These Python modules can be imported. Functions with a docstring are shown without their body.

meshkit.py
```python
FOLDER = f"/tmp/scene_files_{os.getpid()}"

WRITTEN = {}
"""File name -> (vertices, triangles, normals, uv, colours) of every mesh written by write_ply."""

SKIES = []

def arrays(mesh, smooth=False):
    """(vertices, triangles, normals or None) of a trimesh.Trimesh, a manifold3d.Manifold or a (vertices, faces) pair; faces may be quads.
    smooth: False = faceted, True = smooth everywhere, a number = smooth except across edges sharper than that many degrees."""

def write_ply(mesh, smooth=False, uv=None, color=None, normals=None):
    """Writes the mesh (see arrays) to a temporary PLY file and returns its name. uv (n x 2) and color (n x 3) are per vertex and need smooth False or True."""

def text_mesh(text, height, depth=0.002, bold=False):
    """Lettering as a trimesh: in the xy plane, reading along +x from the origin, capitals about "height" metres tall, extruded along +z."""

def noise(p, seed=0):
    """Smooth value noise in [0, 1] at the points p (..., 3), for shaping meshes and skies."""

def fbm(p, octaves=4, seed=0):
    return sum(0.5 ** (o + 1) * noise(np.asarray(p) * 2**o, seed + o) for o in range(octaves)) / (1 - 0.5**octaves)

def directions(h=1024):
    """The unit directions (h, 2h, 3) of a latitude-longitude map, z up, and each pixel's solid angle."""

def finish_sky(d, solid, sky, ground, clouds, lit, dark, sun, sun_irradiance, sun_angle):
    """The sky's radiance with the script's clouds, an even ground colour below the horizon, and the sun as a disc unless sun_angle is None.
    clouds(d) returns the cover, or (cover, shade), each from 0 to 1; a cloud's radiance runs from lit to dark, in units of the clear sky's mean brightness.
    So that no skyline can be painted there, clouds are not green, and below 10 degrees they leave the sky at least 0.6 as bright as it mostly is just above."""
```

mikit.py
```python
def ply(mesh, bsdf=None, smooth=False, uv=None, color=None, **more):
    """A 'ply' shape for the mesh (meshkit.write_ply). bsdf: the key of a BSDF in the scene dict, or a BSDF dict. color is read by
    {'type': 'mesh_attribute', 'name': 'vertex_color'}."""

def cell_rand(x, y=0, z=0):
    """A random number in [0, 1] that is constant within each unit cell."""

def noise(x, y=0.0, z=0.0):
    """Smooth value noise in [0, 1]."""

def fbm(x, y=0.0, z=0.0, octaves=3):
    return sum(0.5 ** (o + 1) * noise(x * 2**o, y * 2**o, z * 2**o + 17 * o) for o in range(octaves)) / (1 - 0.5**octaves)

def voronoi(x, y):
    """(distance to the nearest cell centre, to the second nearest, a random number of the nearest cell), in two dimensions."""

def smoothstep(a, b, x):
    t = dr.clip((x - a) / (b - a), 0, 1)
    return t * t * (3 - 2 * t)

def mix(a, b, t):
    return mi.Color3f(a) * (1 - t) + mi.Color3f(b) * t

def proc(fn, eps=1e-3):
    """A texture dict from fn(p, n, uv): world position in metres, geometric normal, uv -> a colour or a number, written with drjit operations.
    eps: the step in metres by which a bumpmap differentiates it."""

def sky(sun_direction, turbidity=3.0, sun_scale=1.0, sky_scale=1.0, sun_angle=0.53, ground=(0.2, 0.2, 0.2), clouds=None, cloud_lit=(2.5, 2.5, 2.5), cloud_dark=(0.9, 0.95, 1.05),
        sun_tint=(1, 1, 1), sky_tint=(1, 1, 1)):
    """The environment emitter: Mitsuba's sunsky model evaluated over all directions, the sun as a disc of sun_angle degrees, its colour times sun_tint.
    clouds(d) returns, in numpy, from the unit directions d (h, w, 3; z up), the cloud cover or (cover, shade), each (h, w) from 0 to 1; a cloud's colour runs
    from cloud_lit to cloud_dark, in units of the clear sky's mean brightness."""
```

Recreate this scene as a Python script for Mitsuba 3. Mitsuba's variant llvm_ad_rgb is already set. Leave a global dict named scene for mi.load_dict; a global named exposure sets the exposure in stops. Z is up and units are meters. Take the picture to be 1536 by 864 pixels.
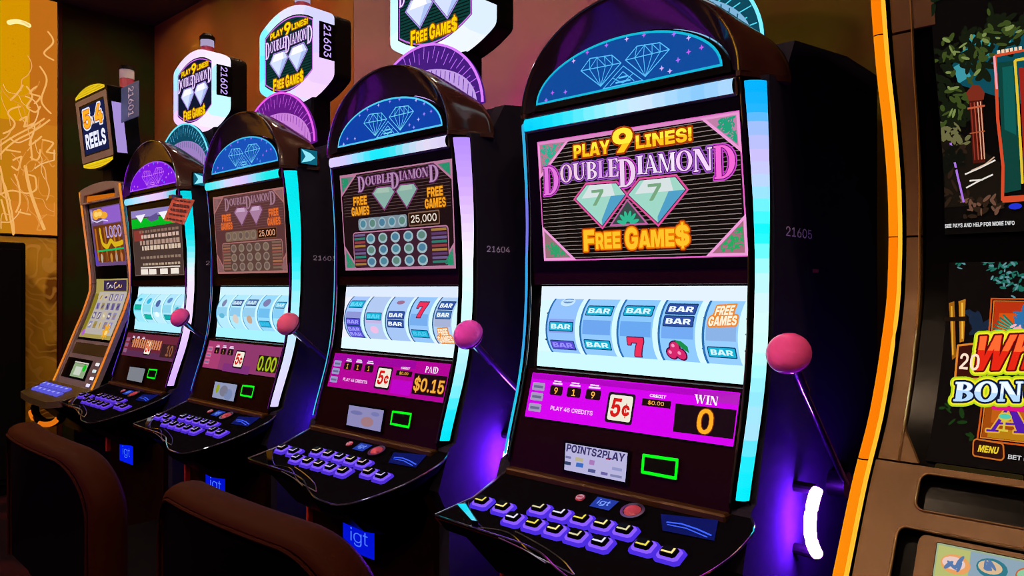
import math, random, glob
import numpy as np, trimesh, mitsuba as mi, mikit
import shapely
from shapely import affinity
from shapely.geometry import Polygon, MultiPolygon, box, Point, LineString
from shapely.ops import unary_union
from PIL import Image, ImageDraw, ImageFont

T = mi.ScalarTransform4f
scene, labels = {}, {}
exposure = 0.0

# ------------------------------------------------------------------ camera
CAM_H, CAM_D, FPX = 1.22, 1.43, 1110.0
YAW = math.atan(FPX / 1245.0)
eye = [0.0, -CAM_D, CAM_H]
scene['camera'] = {'type': 'perspective', 'fov': math.degrees(2 * math.atan(768 / FPX)), 'fov_axis': 'x', 'near_clip': 0.02, 'far_clip': 100.0,
                   'to_world': T().look_at(eye, [eye[0] - math.sin(YAW), eye[1] + math.cos(YAW), eye[2]], [0, 0, 1])}

# ------------------------------------------------------------------ light
CEIL = 3.15
DOWNLIGHTS = [(-0.9, -1.35), (-2.5, -1.35), (-4.1, -1.35), (0.7, -1.35), (-1.7, -3.0), (-3.6, -3.0), (-0.2, -3.0), (1.6, -2.6)]
DOWNLIGHT_RADIANCE = (500.0, 335.0, 215.0)
WALL_WASHERS = [(-1.7, 0.50), (-2.7, 0.50), (-3.7, 0.50), (-4.9, 0.50)]
WASHER_RADIANCE = (140.0, 82.0, 44.0)

random.seed(7)
rng = np.random.default_rng(7)

# ------------------------------------------------------------------ colour
def lin(c):
    if isinstance(c, str):
        c = [int(c[i:i + 2], 16) for i in (0, 2, 4)]
    c = np.asarray(c, float) / 255.0
    return [float(v) for v in np.where(c <= 0.04045, c / 12.92, ((c + 0.055) / 1.055) ** 2.4)]

def rgb(c): return {'type': 'rgb', 'value': lin(c) if isinstance(c, str) else list(map(float, c))}

def principled(name, col, rough=0.4, metal=0.0, spec=0.5, coat=0.0, two=True):
    b = {'type': 'principled', 'base_color': rgb(col) if not isinstance(col, dict) else col, 'roughness': rough, 'metallic': metal, 'specular': spec}
    if coat: b['clearcoat'] = coat; b['clearcoat_gloss'] = 0.95
    scene[name] = {'type': 'twosided', 'bsdf': b} if two else b

principled('m_gloss_black', (0.0015, 0.0013, 0.0015), 0.25, 0, 0.05)
principled('m_face', (0.009, 0.0015, 0.001), 0.25, 0, 0.08)  # warm reflection put into the base colour as a reddish tone
principled('m_matte_black', (0.0025, 0.002, 0.0025), 0.6, 0, 0.05)
principled('m_brown_shell', (0.030, 0.007, 0.006), 0.13, 0, 0.7, 0.8)
principled('m_hood', (0.010, 0.005, 0.012), 0.10, 0, 0.8, 0.6)
scene['m_side'] = {'type': 'twosided', 'bsdf': {'type': 'diffuse', 'reflectance': rgb((0.018, 0.016, 0.028))}}
principled('m_chrome', (0.75, 0.74, 0.72), 0.12, 1.0)
principled('m_dark_chrome', (0.28, 0.25, 0.25), 0.18, 1.0)
principled('m_red_reflection', (0.40, 0.02, 0.006), 0.35, 0, 0.5)  # red stands in for reflections on the deck and base edges
principled('m_bronze', (0.115, 0.056, 0.016), 0.5, 0.3)
principled('m_mirror', (0.85, 0.85, 0.87), 0.04, 1.0)
principled('m_deck', (0.003, 0.0025, 0.004), 0.4, 0, 0.0)
principled('m_bronze_line', (0.32, 0.19, 0.09), 0.3, 0.9)
principled('m_ledge', (0.06, 0.022, 0.006), 0.3, 0.5)
principled('m_grey_bezel', (0.20, 0.17, 0.165), 0.4, 0.2)
principled('m_olive', (0.06, 0.042, 0.012), 0.4, 0.2)
principled('m_tag_red', (0.70, 0.17, 0.09), 0.6)
principled('m_tag_ink', (0.10, 0.02, 0.02), 0.6)
principled('m_tag_dark', (0.06, 0.11, 0.26), 0.5)
principled('m_tag_text', (0.9, 0.95, 1.0), 0.5)
principled('m_number', (0.85, 0.8, 0.9), 0.5)
principled('m_leather', (0.0012, 0.0007, 0.0007), 0.7, 0, 0.02)
principled('m_leather_rim', (0.018, 0.0026, 0.0004), 0.6, 0, 0.03)
principled('m_white_plastic', (0.6, 0.58, 0.62), 0.4)
principled('m_red_plastic', (0.45, 0.05, 0.10), 0.35)
principled('m_dark_red_wall', (0.050, 0.010, 0.008), 0.7, 0, 0.1)
scene['m_screen'] = {'type': 'diffuse', 'reflectance': {'type': 'rgb', 'value': 0.004}}
for nm_, c_ in (('m_pink', (0.95, 0.10, 0.42)), ('m_magenta_pink', (0.95, 0.09, 0.75)), ('m_coral', (0.95, 0.15, 0.32))):
    scene[nm_] = {'type': 'plastic', 'diffuse_reflectance': rgb(c_)}

def wall_tones(c1, c2, c3):
    def fn(p, n, uv):
        a = mikit.fbm(p.x * 2.3 + 3.1, p.z * 2.6, p.y * 1.3, 3)
        b = mikit.noise(p.x * 3.1 + 9, p.z * 3.3, p.y * 2.1)
        return mikit.mix(mikit.mix(c1, c2, mikit.smoothstep(0.35, 0.65, a)), c3, 0.7 * mikit.smoothstep(0.55, 0.8, b))
    return {'type': 'diffuse', 'reflectance': mikit.proc(fn)}
scene['m_wall'] = wall_tones((0.32, 0.10, 0.025), (0.27, 0.12, 0.03), (0.24, 0.17, 0.02))
scene['m_wall_mauve'] = wall_tones((0.30, 0.145, 0.16), (0.27, 0.16, 0.15), (0.31, 0.12, 0.17))
scene['m_wall_olive'] = wall_tones((0.10, 0.085, 0.012), (0.12, 0.05, 0.02), (0.09, 0.09, 0.01))
def left_wall_fn(p, n, uv):
    a = mikit.fbm(p.y * 6 + 5, p.z * 5, 1.5, 3)
    return mikit.mix((0.034, 0.020, 0.010), (0.022, 0.034, 0.010), mikit.smoothstep(0.35, 0.65, a))
scene['m_wall_left'] = {'type': 'diffuse', 'reflectance': mikit.proc(left_wall_fn)}
def swirl_fn(p, n, uv):
    w = mikit.fbm(p.y * 5, p.z * 4, 2.0, 3)
    s = dr_sin(p.z * 90 + w * 46 + p.y * 24)
    big = mikit.smoothstep(0.42, 0.6, mikit.noise(p.y * 9, p.z * 5, 7.0))
    c = mikit.mix((0.26, 0.10, 0.014), (0.62, 0.36, 0.035), big)
    return mikit.mix(c, (0.80, 0.52, 0.12), 0.6 * mikit.smoothstep(0.3, 0.9, s))
import drjit as dr
def dr_sin(x): return dr.sin(x)
scene['m_swirl'] = {'type': 'diffuse', 'reflectance': mikit.proc(swirl_fn)}
def carpet_fn(p, n, uv):
    a = mikit.noise(p.x * 6, p.y * 6, 0.5)
    return mikit.mix((0.010, 0.006, 0.008), (0.030, 0.008, 0.010), mikit.smoothstep(0.5, 0.7, a))
scene['m_carpet'] = {'type': 'diffuse', 'reflectance': mikit.proc(carpet_fn)}
principled('m_ceiling', (0.05, 0.035, 0.03), 0.9, 0, 0.05)

# ------------------------------------------------------------------ entries
def numbered(key):
    if key not in scene and key not in labels: return key
    i = 1
    while f'{key}_{i:03d}' in scene: i += 1
    return f'{key}_{i:03d}'

AREA = {}
def P(mesh, smooth=False):
    """A ply dict of a trimesh, manifold or (v, f); remembers its area."""
    d = mikit.ply(mesh, None, smooth)
    if isinstance(mesh, tuple): mesh = trimesh.Trimesh(np.asarray(mesh[0], float), np.asarray(mesh[1], int), process=False)
    AREA[d['filename']] = float(mesh.area)
    return d

def put(key, ply, mat, at=None, label=None, kind=None):
    key = key if (key in labels and key not in scene and 'category' in labels[key]) else numbered(key)
    d = dict(ply); d['bsdf'] = {'type': 'ref', 'id': mat}
    if at is not None: d['to_world'] = at
    scene[key] = d
    if label or kind:
        labels[key] = {k: v for k, v in (('label', label), ('kind', kind)) if v}
    return key

def lit(key, ply, col, at=None, gain=1.0, label=None, mat='m_screen', sample=True, kind=None):
    key = put(key, ply, mat, at, label, kind)
    L = [gain * v for v in lin(col)]
    L = [max(v, 1e-5) for v in L]
    scene[key]['emitter'] = {'type': 'area', 'radiance': {'type': 'rgb', 'value': L}, 'sampling_weight': float(100 * AREA[ply['filename']] * sum(L) / 3) if sample else 0.0}
    return key

def thing(key, label, category, group=None):
    labels[key] = {'label': label, 'category': category}
    if group: labels[key]['group'] = group

CACHE = {}
def memo(key, fn):
    if key not in CACHE: CACHE[key] = fn()
    return CACHE[key]

# ------------------------------------------------------------------ shapes
def polys(g):
    if g.is_empty: return []
    if isinstance(g, Polygon): return [g]
    return [p for p in getattr(g, 'geoms', []) if isinstance(p, Polygon) and p.area > 1e-10] + [q for p in getattr(g, 'geoms', []) if not isinstance(p, Polygon) and hasattr(p, 'geoms') for q in polys(p)]

def tri2(g):
    """Triangles of a shapely area: (n x 2 points, faces), counter-clockwise."""
    V, F, n = [], [], 0
    for p in polys(g):
        p = shapely.geometry.polygon.orient(p)
        try: v, f = trimesh.creation.triangulate_polygon(p, engine='earcut')
        except Exception: continue
        f = np.asarray(f); v = np.asarray(v)
        if not len(f): continue
        a, b, c = v[f[:, 0]], v[f[:, 1]], v[f[:, 2]]
        cr = (b[:, 0] - a[:, 0]) * (c[:, 1] - a[:, 1]) - (b[:, 1] - a[:, 1]) * (c[:, 0] - a[:, 0])
        f = np.where((cr < 0)[:, None], f[:, ::-1], f)
        V.append(v); F.append(f + n); n += len(v)
    return np.vstack(V), np.vstack(F)

def flat(g, fn):
    """A flat print: area g carried onto a surface by fn(xy) -> xyz."""
    v, f = tri2(g)
    return P((fn(v), f))

def bands(g, step=0.006):
    x0, z0, x1, z1 = g.bounds
    return [g.intersection(box(x0 - 1, z, x1 + 1, z + step)) for z in np.arange(z0, z1, step)]

def solid(g, depth, M=None):
    """Extruded area (x, z) with thickness along +y starting at y = 0."""
    ms = [trimesh.creation.extrude_polygon(p, depth, engine='earcut') for p in polys(g)]
    m = trimesh.util.concatenate(ms)
    v = m.vertices.copy()
    m = trimesh.Trimesh(np.stack([v[:, 0], depth - v[:, 2], v[:, 1]], 1), m.faces, process=False)
    if M is not None: m.apply_transform(M)
    return m

def cube(x0, x1, y0, y1, z0, z1):
    m = trimesh.creation.box([x1 - x0, y1 - y0, z1 - z0]); m.apply_translation([(x0 + x1) / 2, (y0 + y1) / 2, (z0 + z1) / 2]); return m

def rbox(x0, x1, y0, y1, z0, z1, r=0.006):
    """Box with chamfered edges."""
    pts = []
    for sx, X in ((1, x0), (-1, x1)):
        for sy, Y in ((1, y0), (-1, y1)):
            for sz, Z in ((1, z0), (-1, z1)):
                pts += [(X, Y + sy * r, Z + sz * r), (X + sx * r, Y, Z + sz * r), (X + sx * r, Y + sy * r, Z)]
    return trimesh.convex.convex_hull(np.array(pts))

def tube(pts, r, sides=8, closed=False):
    p = np.asarray(pts, float)
    t = (np.roll(p, -1, 0) - np.roll(p, 1, 0)) if closed else np.gradient(p, axis=0)
    t /= np.linalg.norm(t, axis=1, keepdims=True) + 1e-12
    ref = np.where(np.abs(t[:, 2:]) < 0.9, [0, 0, 1.0], [1.0, 0, 0])
    a = np.cross(t, ref); a /= np.linalg.norm(a, axis=1, keepdims=True) + 1e-12
    b, ang = np.cross(t, a), np.arange(sides) * 2 * np.pi / sides
    rr = np.broadcast_to(r, (len(p),))
    v = p[:, None] + rr[:, None, None] * (np.cos(ang)[None, :, None] * a[:, None] + np.sin(ang)[None, :, None] * b[:, None])
    n = len(p); F = []
    for i in range(n if closed else n - 1):
        for j in range(sides):
            A, B = i * sides + j, i * sides + (j + 1) % sides
            C_, D_ = ((i + 1) % n) * sides + (j + 1) % sides, ((i + 1) % n) * sides + j
            F += [[A, B, C_], [A, C_, D_]]
    V = v.reshape(-1, 3)
    if not closed:
        V = np.vstack([V, p[0], p[-1]]); k = n * sides
        for j in range(sides):
            F += [[k, (j + 1) % sides, j], [k + 1, (n - 1) * sides + j, (n - 1) * sides + (j + 1) % sides]]
    return trimesh.Trimesh(V, np.array(F), process=False)

def lathe(profile, sides=32):
    """profile: (r, z) from bottom to top, revolved about z."""
    return trimesh.creation.revolve(np.array(profile, float), sections=sides)

def grid(V):
    """Quad sheet from a (n, m, 3) array."""
    n, m = V.shape[:2]
    i, j = np.meshgrid(np.arange(n - 1), np.arange(m - 1), indexing='ij')
    q = np.stack([i * m + j, i * m + j + 1, (i + 1) * m + j + 1, (i + 1) * m + j], -1).reshape(-1, 4)
    return trimesh.Trimesh(V.reshape(-1, 3), np.vstack([q[:, [0, 1, 2]], q[:, [0, 2, 3]]]), process=False)

def rod(a, b, r, sides=12): return tube([a, list((np.array(a) + np.array(b)) / 2), b], r, sides)

def spline(pts, n=40):
    p = np.asarray(pts, float); d = np.r_[0, np.cumsum(np.linalg.norm(np.diff(p, axis=0), axis=1))]
    from scipy.interpolate import PchipInterpolator
    t = np.linspace(0, d[-1], n)
    return PchipInterpolator(d, p)(t)

# ------------------------------------------------------------------ lettering
FONT_FILE = glob.glob('/opt/blender-*/*/datafiles/fonts/Inter.woff2')[0]
FONTS = {}
def sans(text, weight=700):
    """Outline of a word, capitals one unit tall, from the origin."""
    if (text, weight) in CACHE: return CACHE[(text, weight)]
    if weight not in FONTS:
        f = ImageFont.truetype(FONT_FILE, 96)
        f.set_variation_by_axes([32, weight]); FONTS[weight] = f
    font = FONTS[weight]
    x0, y0, x1, y1 = font.getbbox(text, anchor='ls')
    im = Image.new('L', (x1 - x0 + 8, y1 - y0 + 8))
    ImageDraw.Draw(im).text((4 - x0, 4 - y0), text, 255, font, anchor='ls')
    on = np.pad(np.asarray(im) > 127, ((0, 0), (1, 1))).astype(np.int8)
    rows, starts = np.nonzero(np.diff(on, axis=1) == 1)
    ends = np.nonzero(np.diff(on, axis=1) == -1)[1]
    g = shapely.union_all(shapely.box(starts, -rows - 1, ends, -rows)).buffer(0.6).buffer(-0.6).simplify(0.8)
    s = 1 / 70.0
    g = affinity.affine_transform(g, [s, 0, 0, s, -4 * s, (4 - y0) * s])
    CACHE[(text, weight)] = g
    return g

def ell(cx, cy, rx, ry, n=24):
    a = np.arange(n) * 2 * np.pi / n
    return Polygon(np.stack([cx + rx * np.cos(a), cy + ry * np.sin(a)], 1))

def serif_letter(ch):
    s, h = 0.075, 0.07
    def st(x0, x1, lo=0, hi=1, bot=True, top=True):
        g = [box(x0, lo, x1, hi)]
        if bot: g.append(box(x0 - s, 0, x1 + s, h))
        if top: g.append(box(x0 - s, 1 - h, x1 + s, 1))
        return unary_union(g)
    if ch == 'I': return st(.08, .30), .38
    if ch == 'L': return unary_union([st(.08, .30), box(.3, 0, .68, h), Polygon([(.68, 0), (.70, .32), (.64, .32), (.52, .05)])]), .72
    if ch == 'E': return unary_union([st(.08, .30), box(.3, 0, .66, h), box(.3, 1 - h, .64, 1), box(.3, .47, .54, .54), Polygon([(.66, 0), (.69, .3), (.63, .3), (.5, .05)]),
                                      Polygon([(.64, 1), (.66, .74), (.60, .74), (.48, .95)]), box(.50, .38, .55, .63)]), .72
    if ch == 'D': return unary_union([st(.08, .30), ell(.3, .5, .54, .5).difference(ell(.3, .5, .30, .43)).intersection(box(.28, -1, 2, 2))]), .88
    if ch == 'O': return ell(.44, .5, .44, .53).difference(ell(.44, .5, .23, .46)), .90
    if ch == 'C': return unary_union([ell(.44, .5, .44, .53).difference(ell(.46, .5, .25, .46)).difference(box(.62, .25, 1, .75)), box(.66, .68, .74, .96)]), .84
    if ch == 'U': return unary_union([st(.08, .30, .34, 1, False), st(.64, .73, .34, 1, False), ell(.405, .36, .325, .38).difference(ell(.47, .36, .17, .29)).intersection(box(-1, -1, 2, .36))]), .82
    if ch == 'B': return unary_union([st(.08, .30), ell(.3, .745, .38, .255).difference(ell(.3, .745, .19, .185)).intersection(box(.28, -1, 2, 2)),
                                      ell(.3, .27, .44, .27).difference(ell(.3, .27, .23, .20)).intersection(box(.28, -1, 2, 2))]), .78
    if ch == 'P': return unary_union([st(.08, .30), ell(.3, .72, .42, .28).difference(ell(.3, .72, .21, .21)).intersection(box(.28, -1, 2, 2))]), .74
    if ch == 'R': return unary_union([serif_letter('P')[0], Polygon([(.36, .48), (.56, .48), (.86, 0), (.62, 0)])]), .86
    if ch == 'A': return unary_union([Polygon([(.06, 0), (.15, 0), (.45, 1), (.38, 1)]), Polygon([(.36, 1), (.50, 1), (.88, 0), (.64, 0)]), box(.2, .28, .66, .35), box(-.02, 0, .24, h), box(.56, 0, .95, h)]), .94
    if ch == 'M': return unary_union([st(.09, .17), st(.84, 1.06), Polygon([(.08, 1), (.30, 1), (.62, .14), (.55, 0)]), Polygon([(.55, 0), (.62, 0), (.92, 1), (.84, 1)])]), 1.15
    if ch == 'N': return unary_union([st(.09, .17), st(.72, .80, top=True, bot=False), Polygon([(.06, 1), (.30, 1), (.80, 0), (.60, 0)])]), .90
    if ch == 'W': return unary_union([Polygon([(.0, 1), (.24, 1), (.46, 0), (.36, 0)]), Polygon([(.36, 0), (.44, 0), (.62, .92), (.56, 1)]), Polygon([(.46, 1), (.70, 1), (.92, 0), (.82, 0)]), Polygon([(.82, 0), (.90, 0), (1.16, 1), (1.08, 1)]),
                                      box(-.06, 1 - h, .32, 1), box(.42, 1 - h, .76, 1), box(1.0, 1 - h, 1.26, 1)]), 1.25
    g = sans(ch, 800); return affinity.translate(g, -g.bounds[0]), g.bounds[2] - g.bounds[0] + .06

def serif(text, gap=0.03):
    out, x = [], 0
    for ch in text:
        if ch == ' ': x += .3; continue
        g, w = serif_letter(ch)
        out.append(affinity.translate(g, x)); x += w + gap
    return unary_union(out)

def fit(g, x0, z0, x1, z1, slope=0.0):
    a, b, c, d = g.bounds
    sx, sz = (x1 - x0) / max(c - a, 1e-9), (z1 - z0) / max(d - b, 1e-9)
    g = affinity.affine_transform(g, [sx, 0, 0, sz, x0 - a * sx, z0 - b * sz])
    if slope: g = affinity.affine_transform(g, [1, 0, slope, 1, 0, -slope * x0])
    return g

def arc_fit(g, x0, z0, x1, z1, sag):
    """Like fit, on a curved base line: the middle is lower by sag."""
    g = fit(g, x0, z0, x1, z1)
    g = shapely.segmentize(g, 0.008)
    m, w = (x0 + x1) / 2, (x1 - x0) / 2
    return shapely.transform(g, lambda p: np.stack([p[:, 0], p[:, 1] - sag * (1 - ((p[:, 0] - m) / w) ** 2)], 1))

def line(pts, w): return LineString(pts).buffer(w / 2, cap_style=2, join_style=2)

def quadp(*pts): return Polygon(pts)

# ------------------------------------------------------------------ the setting
def struct(key, mesh, mat, label=None, smooth=False):
    put(key, P(mesh, smooth), mat, None, label, 'structure')

struct('floor', cube(-5.75, 3.2, -4.2, 1.05, -0.05, 0), 'm_carpet')
struct('ceiling', cube(-5.75, 3.2, -4.2, 1.05, CEIL, CEIL + .05), 'm_ceiling')
struct('wall_back', cube(-5.6, 3.2, 0.90, 1.05, 0, CEIL), 'm_wall')
put('wall_back__wall_panel', P(rbox(-5.6, -3.17, .888, .90, 0, CEIL, .003)), 'm_wall', None, 'orange brown wall panel')
put('wall_back__wall_panel', P(rbox(-3.165, -1.25, .886, .90, 0, CEIL, .003)), 'm_wall_mauve', None, 'mauve brown wall panel')
put('wall_back__wall_panel', P(rbox(-1.245, 3.2, .888, .90, 0, CEIL, .003)), 'm_wall_olive', None, 'dark olive wall panel')
struct('wall_left', cube(-5.75, -5.6, -4.2, 1.05, 0, CEIL), 'm_wall_left')
put('wall_left__wallpaper_panel', P(rbox(-5.6, -5.585, -1.6, 0.245, 0.0, 1.555, .004)), 'm_swirl', None, 'golden brown swirling wallpaper panel')
put('wall_left__corner_moulding', P(rbox(-5.6, -5.572, 0.247, 0.275, 0.0, CEIL, .004)), 'm_dark_red_wall')

down = P(lathe([(0.0, 0), (.085, 0), (.085, .01)], 20))
v = np.array(trimesh.creation.cylinder(.08, .01, sections=20).vertices)
DL_FACE = memo('dlface', lambda: P((np.vstack([[[0, 0, 0]], np.stack([.075 * np.cos(-np.arange(20) * np.pi / 10), .075 * np.sin(-np.arange(20) * np.pi / 10), np.zeros(20)], 1)]), np.array([[0, 1 + i, 1 + (i + 1) % 20] for i in range(20)]))))
DL_RING = P(trimesh.creation.annulus(.078, .1, .016, sections=24))
DL_WHERE = ['in front of the nearest domed machine', 'in front of the third domed machine', 'in front of the far kinked machine', 'in front of the bronze framed machine', 'over the middle of the aisle', 'over the far end of the aisle', 'over the aisle behind the two chairs', 'over the near end of the aisle',
            'against the wall behind the second domed machine', 'against the wall behind the third domed machine', 'against the wall behind the purple topped machine', 'against the wall in the far corner']
for i, (x, y) in enumerate(DOWNLIGHTS + WALL_WASHERS):
    w = i >= len(DOWNLIGHTS)
    k = 'ceiling_downlight' + (f'_{i:03d}' if i else '')
    thing(k, 'small round ceiling downlight ' + DL_WHERE[i], 'ceiling light', 'ceiling downlights')
    at = T().translate([x, y, CEIL - .012])
    put(k + '__trim_ring', DL_RING, 'm_white_plastic', at)
    e = lit(k + '__lens', DL_FACE, 'ffffff', at)
    scene[e]['emitter']['radiance'] = {'type': 'rgb', 'value': list(WASHER_RADIANCE if w else DOWNLIGHT_RADIANCE)}
    scene[e]['emitter']['sampling_weight'] = 100 * .0177 * 12

# ------------------------------------------------------------------ the amber art panel and what stands below it
k = 'amber_wall_panel'
thing(k, 'tall backlit amber glass panel with pale etched line drawing on the side wall', 'wall panel')
put(k + '__frame', P(rbox(-5.6, -5.565, -1.62, 0.25, 1.562, 3.14, .004)), 'm_olive')
def on_panel(v): return np.stack([np.full(len(v), -5.562), v[:, 0], v[:, 1]], 1)
def panel_area(a, b, c, d): return flat(box(a, c, b, d), on_panel)
tiles = [(-1.6, -.02, 1.57, 2.3, 'c07a10'), (-.02, .24, 1.57, 1.78, 'd07a20'), (-.02, .24, 1.78, 2.3, 'c8781a'), (-1.6, .08, 2.3, 3.13, 'd69400'), (.08, .24, 2.3, 3.13, 'c06c18')]
for a, b, c, d, col in tiles: lit(k + '__glass_pane', panel_area(a, b, c, d), col)
def etch(pts, w, col='f0b060'):
    p = spline([(y, z) for y, z in pts], 24)
    g = LineString(p).buffer(w / 2)
    return lit(k + '__etched_line', flat(g, lambda v: on_panel(v) + [.0015, 0, 0]), col, sample=False)
DRAW = [[(-0.084, 2.127), (-0.012, 2.193), (0.093, 2.275), (0.162, 2.339)], [(-0.084, 2.068), (-0.004, 2.165), (0.1, 2.245), (0.193, 2.335)], [(0.055, 2.009), (0.081, 1.86), (0.119, 1.732), (0.162, 1.612)], [(-0.063, 1.888), (-0.034, 1.784), (-0.008, 1.572)], [(-0.084, 1.992), (-0.055, 1.825), (-0.034, 1.699), (-0.012, 1.563)], [(-0.004, 1.95), (0.025, 1.789), (0.003, 1.71)], [(-0.084, 1.814), (-0.012, 1.846), (0.063, 1.836), (0.119, 1.876), (0.108, 1.95), (0.063, 1.958)], [(0.063, 2.53), (0.093, 2.471), (0.063, 2.4), (0.108, 2.373), (0.139, 2.414)], [(0.139, 2.677), (0.177, 2.598), (0.146, 2.459), (0.201, 2.381)], [(-0.066, 2.206), (-0.004, 2.28), (-0.041, 2.338), (0.025, 2.393)], [(0.154, 2.197), (0.216, 2.184), (0.177, 2.121), (0.224, 2.118)], [(-0.012, 2.043), (0.033, 2.071), (0.01, 1.982), (-0.019, 2.0)], [(0.036, 2.948), (0.074, 2.932)], [(0.085, 2.165), (0.093, 2.057)], [(0.018, 1.711), (0.081, 1.699)], [(0.1, 2.232), (0.078, 2.151), (0.146, 2.218)], [(-0.026, 2.427), (0.01, 2.477), (0.04, 2.534)], [(0.185, 2.918), (0.216, 2.863), (0.162, 2.771), (0.216, 2.739)], [(-0.034, 2.921), (0.025, 2.941), (0.074, 2.932)], [(0.025, 2.307), (0.063, 2.335), (0.048, 2.267), (0.1, 2.298)], [(-0.048, 2.103), (0.025, 2.1)], [(0.119, 2.542), (0.081, 2.49), (0.139, 2.48), (0.108, 2.43)], [(-0.077, 1.78), (-0.048, 1.655)], [(0.139, 2.129), (0.116, 2.06), (0.085, 2.073)]]
for i, pts in enumerate(DRAW): etch(pts, .02 if i == 2 else .03 if i == 18 else .011, 'fff0a0' if i == 18 else 'f0b060')

er = random.Random(21)
for i in range(26):
    y, z, th = er.uniform(-.07, .19), er.uniform(1.62, 2.5), er.uniform(0, 6.28)
    pts = [(y, z)]
    for j in range(4):
        th += er.uniform(-1.0, 1.0); y = min(max(y + .045 * math.cos(th), -.08), .22); z = max(z + .07 * math.sin(th), 1.6); pts.append((y + j * .0004, z))
    etch(pts, er.choice([.004, .006, .008]), er.choice(['e8a45c', 'f0b878', 'e0903c']))

k = 'black_cabinet'
thing(k, 'dark cabinet against the wallpaper under the amber panel', 'cabinet')
put(k + '__body', P(rbox(-5.58, -5.1, -.9, -.065, .06, 1.49, .01)), 'm_matte_black')
put(k + '__plinth', P(rbox(-5.56, -5.13, -.88, -.09, 0, .06, .004)), 'm_matte_black')
put(k + '__door', P(rbox(-5.1, -5.085, -.88, -.09, .1, 1.45, .004)), 'm_matte_black')

# ------------------------------------------------------------------ stepper machine with the domed top
FZ = np.array([.70, .78, .82, .9, .97, 1.05, 1.13, 1.25, 1.36, 1.46, 1.58, 1.65, 1.75, 1.9])
FY = np.array([-.092, -.075, -.065, -.04, -.018, 0, .01, .016, .016, .01, -.003, -.012, -.02, -.03])
from scipy.interpolate import PchipInterpolator
Fcurve = PchipInterpolator(FZ, FY)
def F(z): return float(Fcurve(z))

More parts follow.
